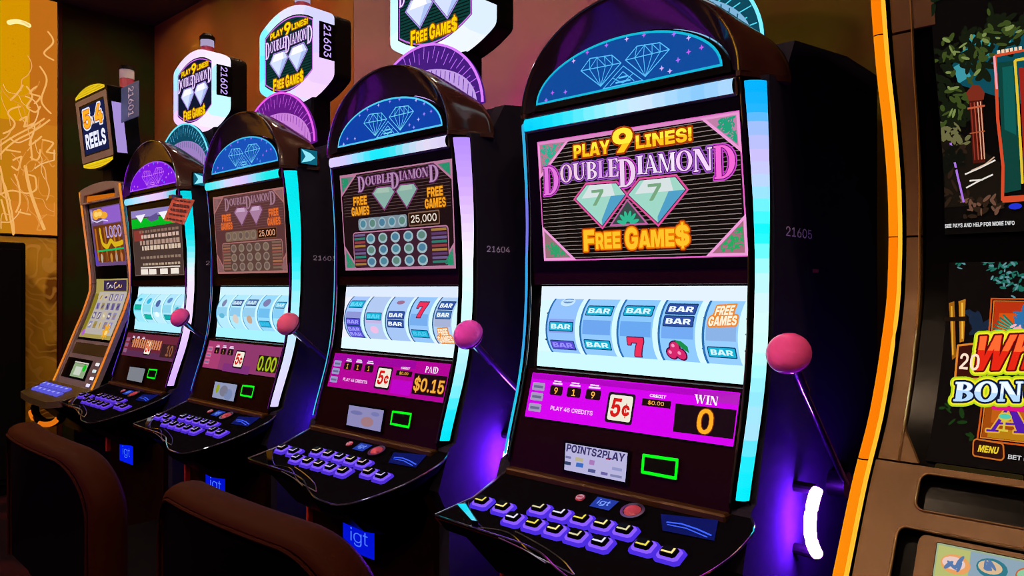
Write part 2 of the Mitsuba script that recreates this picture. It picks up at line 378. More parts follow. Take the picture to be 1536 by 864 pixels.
class Plane:
    """A flat panel set into the curved front between two heights: (x, z) -> xyz."""
    def __init__(s, z0, z1, base=0.0, f=F): s.z0, s.z1, s.y0, s.y1 = z0, z1, f(z0) - base, f(z1) - base
    def at(s, lift=0.0): return lambda v: np.stack([v[:, 0], s.y0 + (s.y1 - s.y0) * (v[:, 1] - s.z0) / (s.z1 - s.z0) - lift, v[:, 1]], 1)

TOP, WIN, INFO, LOW = Plane(1.268, 1.594, .002), Plane(1.02, 1.225, -.028), Plane(.903, 1.01, .002), Plane(.79, .9, .002)
SX = 0.013   # the screens sit a little right of the cabinet's middle line

def profile_sheet(fx0, fx1, z0, z1, depth, n=30, f=F):
    pass

def body_mesh():
    zs = np.linspace(.78, 1.655, 24)
    front = [(F(z) + .004, z) for z in zs]
    for i, (y, z) in enumerate(front):     # recess for the reels
        if 1.018 < z < 1.227: front[i] = (y + .05, z)
    # step edges of the recess
    pts = []
    for z in np.linspace(.78, 1.016, 10): pts.append((F(z) + .004, z))
    pts += [(F(1.017) + .045, 1.018), (F(1.225) + .045, 1.227)]
    for z in np.linspace(1.229, 1.655, 14): pts.append((F(z) + .004, z))
    pts += [(.10, 1.66), (.16, 1.75), (.5, 1.795), (.74, 1.80), (.75, 1.79), (.75, .03), (-.08, .03), (-.08, .60), (-.13, .68), (-.09, .772)]
    return Polygon(pts)

def extrude_x(poly, x0, x1):
    m = trimesh.creation.extrude_polygon(poly, x1 - x0, engine='earcut')
    v = m.vertices
    return trimesh.Trimesh(np.stack([v[:, 2] + x0, v[:, 0], v[:, 1]], 1), m.faces, process=False)

def side_panel(s):
    pts = [(F(z) + .034, z) for z in np.linspace(.80, 1.65, 20)]
    pts += [(.10, 1.656), (.16, 1.752), (.5, 1.797), (.745, 1.803), (.755, 1.79), (.755, .03), (-.06, .03), (-.06, .60), (-.1, .68), (-.06, .79)]
    return extrude_x(Polygon(pts), .2885 if s > 0 else -.328, .328 if s > 0 else -.2885)

STRIP_Z = [1.636, 1.59, 1.555, 1.50, 1.45, 1.40, 1.35, 1.31, 1.25, 1.17, 1.09, 1.04, .985, .92, .86, .808]
def strip_section(z, s):
    t = np.clip((1.636 - z) / (1.636 - 1.29), 0, 1); t2 = np.clip((1.05 - z) / .25, 0, 1)
    w = .047 * (1 - t) + .030 * t - .003 * t2
    xi = .291 + .011 * t - .002 * t2
    c = math.sqrt(.5)
    P0, P1 = np.array([xi, F(z) - .001]), np.array([xi + w * c, F(z) - .001 + w * c])
    nrm = np.array([c, -c])
    out = []
    for a in np.linspace(0, np.pi, 9):
        q = (P0 + P1) / 2 - np.cos(a) * (P1 - P0) / 2 + np.sin(a) * nrm * (.009 if s > 0 else .0055)
        out.append([s * q[0], q[1], z])
    return out
STRIP_N = 30
STRIP_Q = [float(np.interp(i / 2, range(16), STRIP_Z)) for i in range(31)]
def blend(cols, n):
    """n colours along a row of hex colours."""
    c = np.array([[int(h[k:k + 2], 16) for k in (0, 2, 4)] for h in cols], float)
    t = np.linspace(0, len(c) - 1, n)
    return ['%02x%02x%02x' % tuple(int(round(np.interp(x, range(len(c)), c[:, k]))) for k in range(3)) for x in t]
def strip_piece(i, s):
    zs = np.linspace(STRIP_Q[i], STRIP_Q[i + 1], 3)
    V = np.array([strip_section(z, s) for z in zs])
    if s > 0: V = V[::-1]
    return grid(V)
def strip_channel(s):
    V = []
    for z in np.linspace(1.652, .79, 40):
        q = np.array(strip_section(z, s)); a, b = q[0], q[-1]
        V.append([np.array([s * .286, F(z) + .003, z]), a + [-.001 * s, .010, 0], b + [-.006 * s, .012, 0], b + [.001 * s, .006, 0]])
    V = np.array(V)
    return grid(V if s < 0 else V[::-1])

def arch(a, b, y, n=33, z0=1.655, x0=0.0, p=2.0):
    t = np.linspace(np.pi, 0, n)
    c, s_ = np.cos(t), np.sin(t)
    return np.stack([x0 + a * np.sign(c) * np.abs(c) ** (2 / p), np.full(n, y), z0 + b * np.abs(s_) ** (2 / p)], 1)

def shell_mesh():
    rings = [arch(.281, .222, -.020), arch(.289, .231, -.025), arch(.298, .234, -.012), arch(.308, .228, .025), arch(.322, .212, .058), arch(.338, .192, .082), arch(.344, .182, .098), arch(.334, .172, .110)]
    V = np.array(rings)
    low = V.copy(); low[:, :, 2] = low[:, :, 2]
    outer = grid(V)
    outer.faces = outer.faces[:, ::-1]
    return outer
def shell_lip():
    out = []
    for s in (-1, 1):
        out.append(extrude_z([(s * .279, -.022), (s * .289, -.026), (s * .310, .02), (s * .345, .095), (s * .334, .110), (s * .27, .10)], 1.645, 1.657))
    return out
def extrude_z(pts, z0, z1):
    m = trimesh.creation.extrude_polygon(shapely.geometry.polygon.orient(Polygon(pts)), z1 - z0, engine='earcut'); m.apply_translation([0, 0, z0]); return m
def hood_mesh():
    V = np.array([arch(.282, .223, -.021), arch(.274, .200, -.012, z0=1.659), arch(.262, .158, .0, z0=1.667), arch(.258, .128, .004, z0=1.671)])
    return grid(V)

MOON_Y = -.004
def on_moon(lift=0.0): return lambda v: np.stack([v[:, 0], MOON_Y - lift + 0.04 * (1.68 - v[:, 1]) * 0, v[:, 1]], 1)
MOON = Polygon(arch(.250, .118, 0, 33, 1.677, -.008)[:, [0, 2]])
def gem_lines(P5, w=.0022):
    """Etched brilliant: outline and facets of a five-cornered diamond (left, top left, top right, right, tip)."""
    l, tl, tr, r, tip = [np.array(p) for p in P5]
    m = lambda a, b, t: a + (b - a) * t
    g = [line([l, tl, tr, r, tip, l], w), line([l, r], w)]
    ks = [m(l, r, t) for t in (.22, .42, .62, .8)]
    ts = [m(tl, tr, t) for t in (0, .33, .66, 1)]
    for kk in ks: g.append(line([kk, tip], w * .8))
    zz = [l, ts[0], ks[0], ts[1], ks[1], ts[1], ks[2], ts[2], ks[3], ts[3], r]
    g.append(line(zz, w * .8))
    return unary_union(g)
GEM_L = [(-.118, 1.737), (-.092, 1.761), (-.030, 1.756), (-.005, 1.733), (-.061, 1.690)]
GEM_R = [(.007, 1.737), (.037, 1.762), (.096, 1.757), (.119, 1.737), (.059, 1.690)]
STARS = [(-.205, 1.70), (-.165, 1.695), (-.14, 1.765), (-.10, 1.777), (-.045, 1.782), (.01, 1.784), (.055, 1.783), (.13, 1.768), (.165, 1.752), (.165, 1.722), (.14, 1.71), (.10, 1.70), (.195, 1.725), (-.225, 1.685), (.12, 1.690)]
def star_shape(x, z, r): return Polygon([(x + r * (1 if i % 2 == 0 else .4) * math.sin(i * math.pi / 4), z + r * (1 if i % 2 == 0 else .4) * math.cos(i * math.pi / 4)) for i in range(8)])

def rounded_rect(x0, z0, x1, z1, r): return box(x0 + r, z0 + r, x1 - r, z1 - r).buffer(r, quad_segs=4)

# deck
DECK_SL = .37
def deck_z(y): return .775 + DECK_SL * (y + .077)
def on_deck(lift=0.0):
    c = 1 / math.sqrt(1 + DECK_SL ** 2)
    return lambda v: np.stack([v[:, 0], v[:, 1] - lift * DECK_SL * c * -1 * -1, deck_z(v[:, 1]) + lift * c], 1)
DECK_L = [(-.285, -.086), (-.285, -.20), (-.328, -.282)]
DECK_C = spline([(-.328, -.282), (-.2, -.285), (-.076, -.287), (-.014, -.294), (.069, -.325), (.14, -.343), (.202, -.344), (.238, -.333), (.269, -.308), (.304, -.263), (.328, -.221), (.347, -.161), (.352, -.11), (.331, -.066)], 44)
DECK = Polygon(DECK_L + [tuple(q) for q in DECK_C[1:]] + [(.30, -.05), (-.285, -.05)])
def deck_mesh():
    t = 0.03
    ms = []
    d = DECK.simplify(.0008)
    m = trimesh.creation.extrude_polygon(d, t, engine='earcut')
    v = m.vertices.copy()
    lo = v[:, 2] < t / 2
    c = np.array([0.02, -.10])
    xy = v[:, :2].copy(); xy[lo] = c + (xy[lo] - c) * .93
    z = deck_z(v[:, 1]) - .002 - np.where(lo, t, 0)
    return trimesh.Trimesh(np.stack([xy[:, 0], xy[:, 1], z], 1), m.faces, process=False)
def underdeck_mesh():
    """The belly that carries the deck down to the base cabinet."""
    top = np.array([(-.29, -.06), (-.30, -.25), (-.1, -.262), (.06, -.29), (.18, -.31), (.26, -.27), (.31, -.17), (.31, -.06)])
    pts = [(x, y, deck_z(y) - .031) for x, y in top] + [(x * .8, y * .55 - .03, .56) for x, y in top]
    return trimesh.convex.convex_hull(np.array(pts))

BUTTONS = [(-.244, -.211), (-.179, -.212)] + [(x, -.188) for x in (-.093, -.036, .019, .072, .125)] + [(x, -.235) for x in (-.127, -.069, -.013, .042, .100)] + [(.185, -.214), (.241, -.216)]
def frustum(x, y, w0, d0, w1, d1, l0, l1):
    fn0, fn1 = on_deck(l0), on_deck(l1)
    def sq(w, d): c = .28; return [(-w, -d * (1 - c)), (-w * (1 - c), -d), (w * (1 - c), -d), (w, -d * (1 - c)), (w, d * (1 - c)), (w * (1 - c), d), (-w * (1 - c), d), (-w, d * (1 - c))]
    a = fn0(np.array(sq(w0, d0)) + [x, y]); b = fn1(np.array(sq(w1, d1)) + [x, y])
    return trimesh.convex.convex_hull(np.vstack([a, b]))

# reels
REEL_R, REEL_H, REEL_ZC = .086, .067, 1.126
REEL_X = [(-.232, -.142), (-.128, -.036), (-.022, .072), (.086, .176), (.192, .272)]
REEL_TILT = (F(1.225) - F(1.02)) / .205
def reel_yc():
    return (F(1.02) + F(1.225)) / 2 + .029 + math.sqrt(REEL_R ** 2 - REEL_H ** 2)
def on_reel(lift=0.0):
    yc = reel_yc()
    return lambda v: np.stack([v[:, 0], yc - np.sqrt(np.maximum((REEL_R + lift) ** 2 - (v[:, 1] - REEL_ZC) ** 2, 1e-8)) + REEL_TILT * (v[:, 1] - REEL_ZC), v[:, 1]], 1)
def reel_print(g, lift):
    bs = [b for b in bands(g) if not b.is_empty and b.area > 1e-9]
    V, Fc, n = [], [], 0
    for b in bs:
        try: v, f = tri2(b)
        except ValueError: continue
        V.append(v); Fc.append(f + n); n += len(v)
    return P((on_reel(lift)(np.vstack(V)), np.vstack(Fc)))
def drum_mesh(x0, x1):
    zs = REEL_ZC + np.linspace(-REEL_H, REEL_H, 17)
    return reel_print(box(x0, REEL_ZC - REEL_H, x1, REEL_ZC + REEL_H), 0)
def drum_side(x):
    zs = np.linspace(-REEL_H, REEL_H, 17); yc = reel_yc()
    pts = [(yc - math.sqrt(REEL_R ** 2 - z * z) + REEL_TILT * z, REEL_ZC + z) for z in zs] + [(yc, REEL_ZC + REEL_H), (yc, REEL_ZC - REEL_H)]
    v, f = tri2(Polygon(pts))
    return P((np.stack([np.full(len(v), x), v[:, 0], v[:, 1]], 1), f))

def bar_symbol(M, base, xa, xb, z0, z1, plate, ink='d8f6ff', word='BAR'):
    g = rounded_rect(xa, z0, xb, z1, .003)
    lit(base + '__symbol', reel_print(g, .0006), '16406e', M, sample=False)
    lit(base + '__symbol', reel_print(rounded_rect(xa + .0022, z0 + .0022, xb - .0022, z1 - .0022, .002), .0011), plate, M, sample=False)
    lit(base + '__symbol_lettering', reel_print(fit(sans(word, 900), xa + .007, z0 + .006, xb - .007, z1 - .006), .0017), ink, M, sample=False)
def seven_symbol(M, base, cx, z0, z1):
    g = Polygon([(0, 1), (1, 1), (1, .80), (.62, 0), (.22, 0), (.60, .74), (.22, .74), (.18, .62), (0, .62)])
    w = (z1 - z0) * .95
    a = fit(g, cx - w / 2, z0, cx + w / 2, z1)
    lit(base + '__symbol', reel_print(a.buffer(.0025), .0006), '5a2450', M, sample=False)
    lit(base + '__symbol', reel_print(a, .0012), 'f0305a', M, sample=False)
def cherry_symbol(M, base, cx, z0):
    lit(base + '__symbol', reel_print(unary_union([ell(cx - .016, z0 + .013, .0145, .0145), ell(cx + .006, z0 + .012, .0145, .0145), ell(cx - .006, z0 + .028, .0145, .0145)]), .0006), '4a1040', M, sample=False)
    for dx, dz in ((-.016, .013), (.006, .012), (-.006, .028)):
        lit(base + '__symbol', reel_print(ell(cx + dx, z0 + dz, .0115, .0115), .0012), 'd8286c', M, sample=False)
        lit(base + '__symbol', reel_print(ell(cx + dx - .003, z0 + dz + .003, .004, .004), .0017), 'ff9ac0', M, sample=False)
    lit(base + '__symbol', reel_print(Polygon([(cx - .006, z0 + .044), (cx + .012, z0 + .041), (cx + .026, z0 + .03), (cx + .027, z0 + .016), (cx + .012, z0 + .026)]), .0014), '18904a', M, sample=False)
def free_symbol(M, base, xa, xb, z0, z1):
    g = unary_union([fit(sans('FREE', 900), xa + .01, (z0 + z1) / 2 + .001, xb - .012, z1, .06), fit(sans('GAMES', 900), xa, z0, xb, (z0 + z1) / 2 - .001, .06)])
    lit(base + '__symbol', reel_print(g.buffer(.0035), .0006), 'f08a30', M, sample=False)
    lit(base + '__symbol_lettering', reel_print(g, .0014), 'fff4dc', M, sample=False)

# topper sign
SIGN = None
def sign_outline():
    cx = -.015
    p = []
    for x in np.linspace(-.215, .215, 15): p.append((cx + x, 2.285 + .062 * (1 - (x / .215) ** 2)))
    for x in np.linspace(.215, -.215, 15): p.append((cx + x, 2.045 - .070 * (1 - (x / .215) ** 2)))
    return Polygon(p).buffer(-.03).buffer(.03, quad_segs=5)
SIGN = sign_outline()
SIGN_IN = SIGN.buffer(-.034)
SIGN_Y0, SIGN_Y1, SIGN_Y2 = .19, .265, .345
def on_sign(lift=0.0): return lambda v: np.stack([v[:, 0], np.full(len(v), SIGN_Y0 + .004 - lift), v[:, 1]], 1)

def diamonds_print(base, M, fn, L5, R5, fill, edge, hi, tint2, lift=.0008, sample=False):
    for P5 in (L5, R5):
        g = Polygon(P5)
        w = (g.bounds[2] - g.bounds[0])
        lit(base + '__diamond_emblem', flat(g.buffer(w * .045, join_style=2), fn(lift)), edge, M, sample=sample)
        lit(base + '__diamond_emblem', flat(g.buffer(w * .012, join_style=2), fn(lift + .0003)), '301838', M, sample=sample)
        lit(base + '__diamond_emblem', flat(g, fn(lift + .0006)), fill, M, sample=sample)
        l, tl, tr, r, tip = [np.array(p) for p in P5]
        lit(base + '__diamond_facet', flat(Polygon([l + (r - l) * .12, tl + (tr - tl) * .12, tl + (tr - tl) * .85, l + (r - l) * .8]), fn(lift + .0009)), hi, M, sample=sample)
        lit(base + '__diamond_facet', flat(Polygon([r, l + (r - l) * .72, tip + (l + (r - l) * .5 - tip) * .2, tip]), fn(lift + .0009)), tint2, M, sample=sample)

# ------------------------------------------------------------------ builder
def stepper(name, XC, label, number, C):
    thing(name, label, 'slot machine')
    M = T().translate([XC, 0, 0])
    n = name + '__'
    def add(key, mk, fn, mat, smooth=False, **kw): return put(n + key, memo(mk, lambda: P(fn(), smooth)), mat, M, **kw)
    # body
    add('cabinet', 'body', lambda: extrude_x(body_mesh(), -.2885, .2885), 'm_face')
    for s in (1, -1): add('side_panel', f'side{s}', lambda: side_panel(s), 'm_side')
    add('plinth', 'plinth', lambda: rbox(-.30, .30, -.06, .73, 0, .035, .005), 'm_matte_black')
    add('arch_shell', 'shell', shell_mesh, 'm_brown_shell', 40)
    for i in (0, 1): add('shell_foot', f'lip{i}', lambda: shell_lip()[i], 'm_brown_shell')
    add('arch_hood', 'hood', hood_mesh, 'm_hood', 40)
    add('arch_trim', 'archtrim', lambda: tube(arch(.287, .229, -.0255), .0020, 6), 'm_chrome', 50)
    # lit half moon
    mf = memo('moonbase', lambda: flat(MOON, on_moon(0)))
    add('moon_bezel', 'moonbez', lambda: solid(Polygon(arch(.262, .135, 0, 33, 1.662, -.002)[:, [0, 2]]), .02, trimesh.transformations.translation_matrix([0, MOON_Y + .001, 0])), 'm_gloss_black')
    lit(n + 'half_moon_screen', mf, C['moon'], M)
    lit(n + 'half_moon_screen__rim_line', memo('moonrim', lambda: flat(MOON.difference(MOON.buffer(-.0055)), on_moon(.001))), C['moon_rim'], M)
    for i, gm in enumerate((GEM_L, GEM_R)): lit(n + 'half_moon_screen__etched_diamond', memo(f'gem{i}', lambda: flat(gem_lines(gm), on_moon(.0016))), C['gem'], M, sample=False)
    lit(n + 'half_moon_screen__etched_triangle', memo('gemtri', lambda: flat(unary_union([line([(.001, 1.725), (-.054, 1.683), (.052, 1.683), (.001, 1.725)], .002), line([(-.028, 1.703), (.0, 1.686), (.027, 1.703)], .002),
        line([(-.035, 1.686), (0, 1.712), (.03, 1.686)], .002), line([(-.012, 1.7), (.012, 1.7)], .004), line([(-.02, 1.69), (.02, 1.69)], .004)]), on_moon(.0016))), C['gem'], M, sample=False)
    for i, (x, z) in enumerate(STARS): lit(n + 'half_moon_screen__star', memo(f'star{i}', lambda: flat(star_shape(x, z, .0065), on_moon(.0014))), C['star'][i % len(C['star'])], M, sample=False)
    # light bar
    cols = blend(C['bar'], 18); xs = np.linspace(-.286, .270, len(cols) + 1)
    add('light_bar', 'barback', lambda: rbox(-.292, .277, F(1.63) - .003, F(1.63) + .02, 1.609, 1.650, .003), 'm_dark_chrome')
    for i, c in enumerate(cols):
        def seg():
            V = np.array([[(x, F(1.63) - .003 - .008 * math.sin(a), 1.630 - .0155 * math.cos(a)) for a in np.linspace(0, np.pi, 7)] for x in (xs[i], xs[i + 1])])
            return grid(V[::-1])
        lit(n + 'light_bar__segment', memo(('bar', i, len(cols)), lambda: P(seg(), True)), c, M, gain=1.05)
    # edge strips
    for s in (1, -1):
        h = numbered(n + 'light_strip')
        put(h, memo(f'chan{s}', lambda: P(strip_channel(s), 30)), 'm_gloss_black', M)
        sc = blend(C['strip'] if s > 0 else C['strip_left'], STRIP_N)
        for i in range(STRIP_N):
            lit(h + '__segment', memo(('strip', i, s), lambda: P(strip_piece(i, s), True)), sc[i], M, gain=1.05)
    for s in (1, -1): add('face_trim', f'ftrim{s}', lambda: tube([((.284 if s > 0 else -.284) + (.006 * s * np.clip((1.6 - z) / .3, 0, 1)), F(z) - .002, z) for z in np.linspace(.80, 1.645, 24)], .0025, 6), 'm_dark_chrome', 50)
    # screens
    top_screen(name, M, C)
    reel_window(name, M, C)
    info_panel(name, M, C)
    # player tracking display and bill entry
    pd = n + 'player_display'
    g = Polygon([(-.125, .858), (-.116, .800), (.050, .800), (.045, .860)])
    add('player_display_bezel', 'pdb', lambda: P_mesh(g.buffer(.006, join_style=2), LOW, .0002), 'm_gloss_black')
    lit(pd, memo('pd', lambda: flat(g, LOW.at(.0016))), C['display'], M)
    if C['full']:
        lit(pd + '__lettering', flat(fit(sans('POINTS2PLAY', 800), -.119, .840, .040, .857, .0), LOW.at(.0022)), '3a3468', M, sample=False)
        lit(pd + '__red_letter', flat(box(-.008, .839, .004, .842), LOW.at(.0024)), '8a2050', M, sample=False)
        for x, z, w, h2, c in ((-.118, .812, .018, .007, '30406a'), (-.085, .812, .02, .009, '3a6ac0'), (-.05, .806, .02, .007, '505890'), (-.015, .806, .018, .006, '6a60a0'), (.01, .806, .03, .005, '8084b0'), (-.09, .824, .022, .008, 'b8b08c'), (-.05, .822, .014, .01, 'a878b8'), (-.118, .826, .016, .005, '7878a8'), (.012, .82, .026, .006, '9498c8')):
            lit(pd + '__icon', flat(box(x, z, x + w, z + h2), LOW.at(.0022)), c, M, sample=False)
    else:
        for x, z, w, h2, c in C.get('blots', ()):
            lit(pd + '__icon', flat(ell(x, z, w, h2), LOW.at(.0022)), c, M, sample=False)
    gr = Polygon([(.085, .861), (.166, .863), (.168, .827), (.088, .827)])
    lit(n + 'bill_entry_frame', memo('bill', lambda: flat(gr.buffer(.003).difference(gr.buffer(-.0035)), LOW.at(.002))), '00ff18', M, gain=1.0)
    add('bill_slot', 'bslot', lambda: P_mesh(gr.buffer(-.004), LOW, .0004), 'm_matte_black')
    # ledge
    add('ledge', 'ledge', lambda: rbox(-.283, .290, -.094, -.06, .764, .782, .004), 'm_ledge')
    # deck
    add('button_deck', 'deck', deck_mesh, 'm_deck')
    add('deck_belly', 'belly', underdeck_mesh, 'm_gloss_black')
    rim = [(-.285, -.086), (-.286, -.20), (-.328, -.281)] + [tuple(q) for q in DECK_C[1:]]
    add('deck_trim', 'decktrim', lambda: tube(on_deck(.001)(np.array(rim)), .0023, 6), 'm_chrome', 50)
    def red_lip():
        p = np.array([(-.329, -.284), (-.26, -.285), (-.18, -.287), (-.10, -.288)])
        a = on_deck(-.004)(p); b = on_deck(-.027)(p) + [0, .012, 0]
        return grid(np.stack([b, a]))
    add('deck_lip', 'redlip', red_lip, 'm_red_reflection')  # red reflection under the left wing, put into the lip colour
    add('red_edge_bar', 'lpost', lambda: rbox(-.296, -.284, -.1, -.08, .45, .69, .002), 'm_red_reflection')  # bar added to carry the red reflection of the base edge as colour
    def wing():
        p = np.array([(-.303, -.236), (-.303, -.212), (-.188, -.283), (-.206, -.286)])
        fz = deck_z(-.258) + .010 + .147 * (p[:, 1] + .258) + .022 * (p[:, 0] + .235)
        return trimesh.convex.convex_hull(np.vstack([np.c_[p, fz], np.c_[p, deck_z(p[:, 1]) - .004]]))
    add('added_mirror_plate', 'wing', wing, 'm_mirror')  # mirror plate added, tilted to reflect the neighbouring machine's edge strip
    for i, pts in enumerate(([(-.285, -.215), (-.24, -.25), (-.175, -.279)], [(-.19, -.282), (-.12, -.27), (-.03, -.3), (.03, -.318), (-.04, -.302), (-.12, -.292)], [(-.10, -.262), (-.03, -.275), (.06, -.30), (.10, -.322), (.02, -.312), (-.05, -.3)])):
        add('deck_inlay', f'inlay{i}', lambda: tube(on_deck(.0012)(spline(pts, 20)), .0016, 5), 'm_chrome', 50)
    for i, (x, y) in enumerate(BUTTONS):
        b = numbered(n + 'button')
        while b in scene: b = numbered(b)
        lit(b, memo(('bt', i), lambda: P(frustum(x, y, .0275, .0215, .0255, .0195, .0005, .006))), C['button'][0], M, gain=1.0)
        lit(b + '__skirt', memo(('bs', i), lambda: P(frustum(x, y, .022, .0165, .0205, .015, .0062, .0100))), C['button'][1], M, sample=False)
        put(b + '__cap', memo(('bc', i), lambda: P(frustum(x, y, .0165, .0125, .0145, .0105, .0102, .0165))), 'm_gloss_black', M)
        yl = [(x - .012, y - .009), (x + .012, y - .009), (x + .012, y + .006), (x + .0075, y + .006), (x + .0075, y - .0045), (x - .012, y - .0045)]
        lit(b + '__legend', memo(('bl', i), lambda: flat(Polygon(yl), on_deck(.0172))), C['legend'][i % len(C['legend'])], M, sample=False)
    def knob(x, y, r, h): return memo(('knob', x), lambda: P(place_deck(lathe([(0, 0), (r, 0), (r, h * .5), (r * .8, h * .85), (r * .35, h), (0, h)], 20), x, y), 40))
    put(n + 'service_button', knob(.103, -.126, .0185, .011), 'm_red_plastic', M)
    put(n + 'service_button__collar', memo('collar', lambda: P(place_deck(lathe([(.020, 0), (.026, 0), (.026, .006), (.020, .006), (.020, 0)], 24), .103, -.126), 40)), 'm_dark_chrome', M)
    put(n + 'round_badge', knob(-.036, -.119, .0115, .003), 'm_red_plastic', M)
    lit(n + 'round_badge__face', memo('badge', lambda: flat(ell(-.036, -.119, .0095, .0085).difference(box(-.043, -.121, -.029, -.117)), on_deck(.0036))), 'c08090', M, sample=False)
    lit(n + 'maker_plate', memo('mplate', lambda: flat(Polygon([(.000, -.104), (.055, -.104), (.052, -.138), (.002, -.138)]), on_deck(.0015))), '2038a0', M)
    lit(n + 'maker_plate__lettering', memo('mplt', lambda: flat(fit(sans('igt', 500), .012, -.131, .042, -.110), on_deck(.0022))), '7ca0ff', M, sample=False)
    lit(n + 'ticket_slot', memo('tick', lambda: flat(Polygon([(.160, -.112), (.276, -.093), (.296, -.15), (.19, -.156)]), on_deck(.0012))), '04105a', M)
    lit(n + 'ticket_slot__ticket', memo('tick2', lambda: flat(unary_union([line([(.185, -.132), (.215, -.127), (.25, -.131), (.285, -.139)], .004), line([(.19, -.138), (.23, -.136), (.28, -.146)], .003)]), on_deck(.002))), C['ticket'], M, sample=False)
    # base sign
    def igt_plate(): return rbox(-.062, .094, -.125, -.10, .446, .535, .004)
    add('base_sign', 'igtb', igt_plate, 'm_gloss_black')
    lit(n + 'base_sign__face', memo('igtf', lambda: P((lambda vf: (np.stack([vf[0][:, 0], np.full(len(vf[0]), -.1258), vf[0][:, 1]], 1), vf[1]))(tri2(rounded_rect(-.059, .449, .091, .532, .004))))), C['sign_blue'], M)
    lit(n + 'base_sign__lettering', memo('igtl', lambda: P((lambda vf: (np.stack([vf[0][:, 0], np.full(len(vf[0]), -.1264), vf[0][:, 1]], 1), vf[1]))(tri2(fit(sans('igt', 300), -.022, .470, .060, .520))))), '4a78ff', M, sample=False)
    # lever
    add('lever', 'levrod', lambda: rod((.40, -.055, 1.085), (.365, .375, .765), .0075), 'm_chrome', 50)
    add('lever__hub', 'levhub', lambda: trimesh.creation.cylinder(.03, .04, sections=24, transform=trimesh.transformations.translation_matrix([.348, .38, .76]) @ trimesh.transformations.rotation_matrix(math.pi / 2, [0, 1, 0])), 'm_dark_chrome', 40)
    add('lever__neck', 'levneck', lambda: rod((.402, -.045, 1.078), (.396, .03, 1.02), .0105), 'm_chrome', 50)
    ax = np.array([-.035, .43, -.32]); ax /= np.linalg.norm(ax)
    R = trimesh.geometry.align_vectors([0, 0, 1], -ax)
    def ball(lo, hi):
        a = np.linspace(lo, hi, 14)
        m = lathe([(max(.041 * math.cos(t), 0), .034 * math.sin(t)) for t in a], 32)
        m.apply_transform(R); m.apply_translation([.40, -.06, 1.098]); return m
    put(n + 'lever__knob', memo('ballu', lambda: P(ball(-.22, math.pi / 2), True)), C['ball'], M)
    put(n + 'lever__knob_base', memo('balll', lambda: P(ball(-math.pi / 2, -.40), True)), C['ball'], M)
    add('lever__knob_groove', 'ballg', lambda: (lambda m: (m.apply_transform(R), m.apply_translation([.40, -.06, 1.098]), m)[2])(lathe([(.0365, -.0150), (.0365, -.005)], 32)), 'm_tag_ink')
    # side lamp, with its scoop
    def lamp_curve(): return [(.375, .118 + .039 * t * t, .729 + .067 * t) for t in np.linspace(-1, 1, 17)]
    lit(n + 'side_lamp', memo('sld', lambda: P(tube(lamp_curve(), .0128, 12), 50)), C['lamp'], M, gain=C['lamp_gain'])
    for t in (0, -1): add('side_lamp__bracket', f'slb{t}', lambda: rod((.326, lamp_curve()[t][1], lamp_curve()[t][2]), tuple(lamp_curve()[t]), .012), 'm_matte_black')
    # number on the side
    if number:
        def num(v): return np.stack([np.full(len(v), .3292), v[:, 0], v[:, 1]], 1)
        put(n + 'side_number', P((lambda vf: (num(vf[0]), vf[1]))(tri2(fit(sans(number, 500), *C['num_box'])))), 'm_number', M)
        put(n + 'side_sticker', memo('sticker', lambda: P((lambda vf: (num(vf[0]), vf[1]))(tri2(box(.262, 1.255, .30, 1.263))))), 'm_red_plastic', M)
    # lit acrylic fan, post, sign
    fan(name, M, C)
    add('sign_post', 'post', lambda: trimesh.util.concatenate([rbox(-.06, .07, .25, .34, 1.77, 2.02, .008)]), 'm_matte_black')
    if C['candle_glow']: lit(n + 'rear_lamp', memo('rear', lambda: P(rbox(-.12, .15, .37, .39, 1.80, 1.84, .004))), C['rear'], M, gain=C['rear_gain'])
    lit(n + 'added_wash_lamp', memo('wash', lambda: P(rbox(-.22, .22, .757, .775, 1.72, 1.77, .004))), C['wash'], M, gain=C['wash_gain'])  # unseen lamp added behind the cabinet to tint the wall
    topper(name, M, C, number)

def P_mesh(g, plane, lift): 
    v, f = tri2(g); return trimesh.Trimesh(plane.at(lift)(v), f, process=False)

def place_deck(m, x, y):
    a = math.atan(DECK_SL)
    m.apply_transform(trimesh.transformations.rotation_matrix(a, [1, 0, 0])); m.apply_translation([x, y, deck_z(y)]); return m

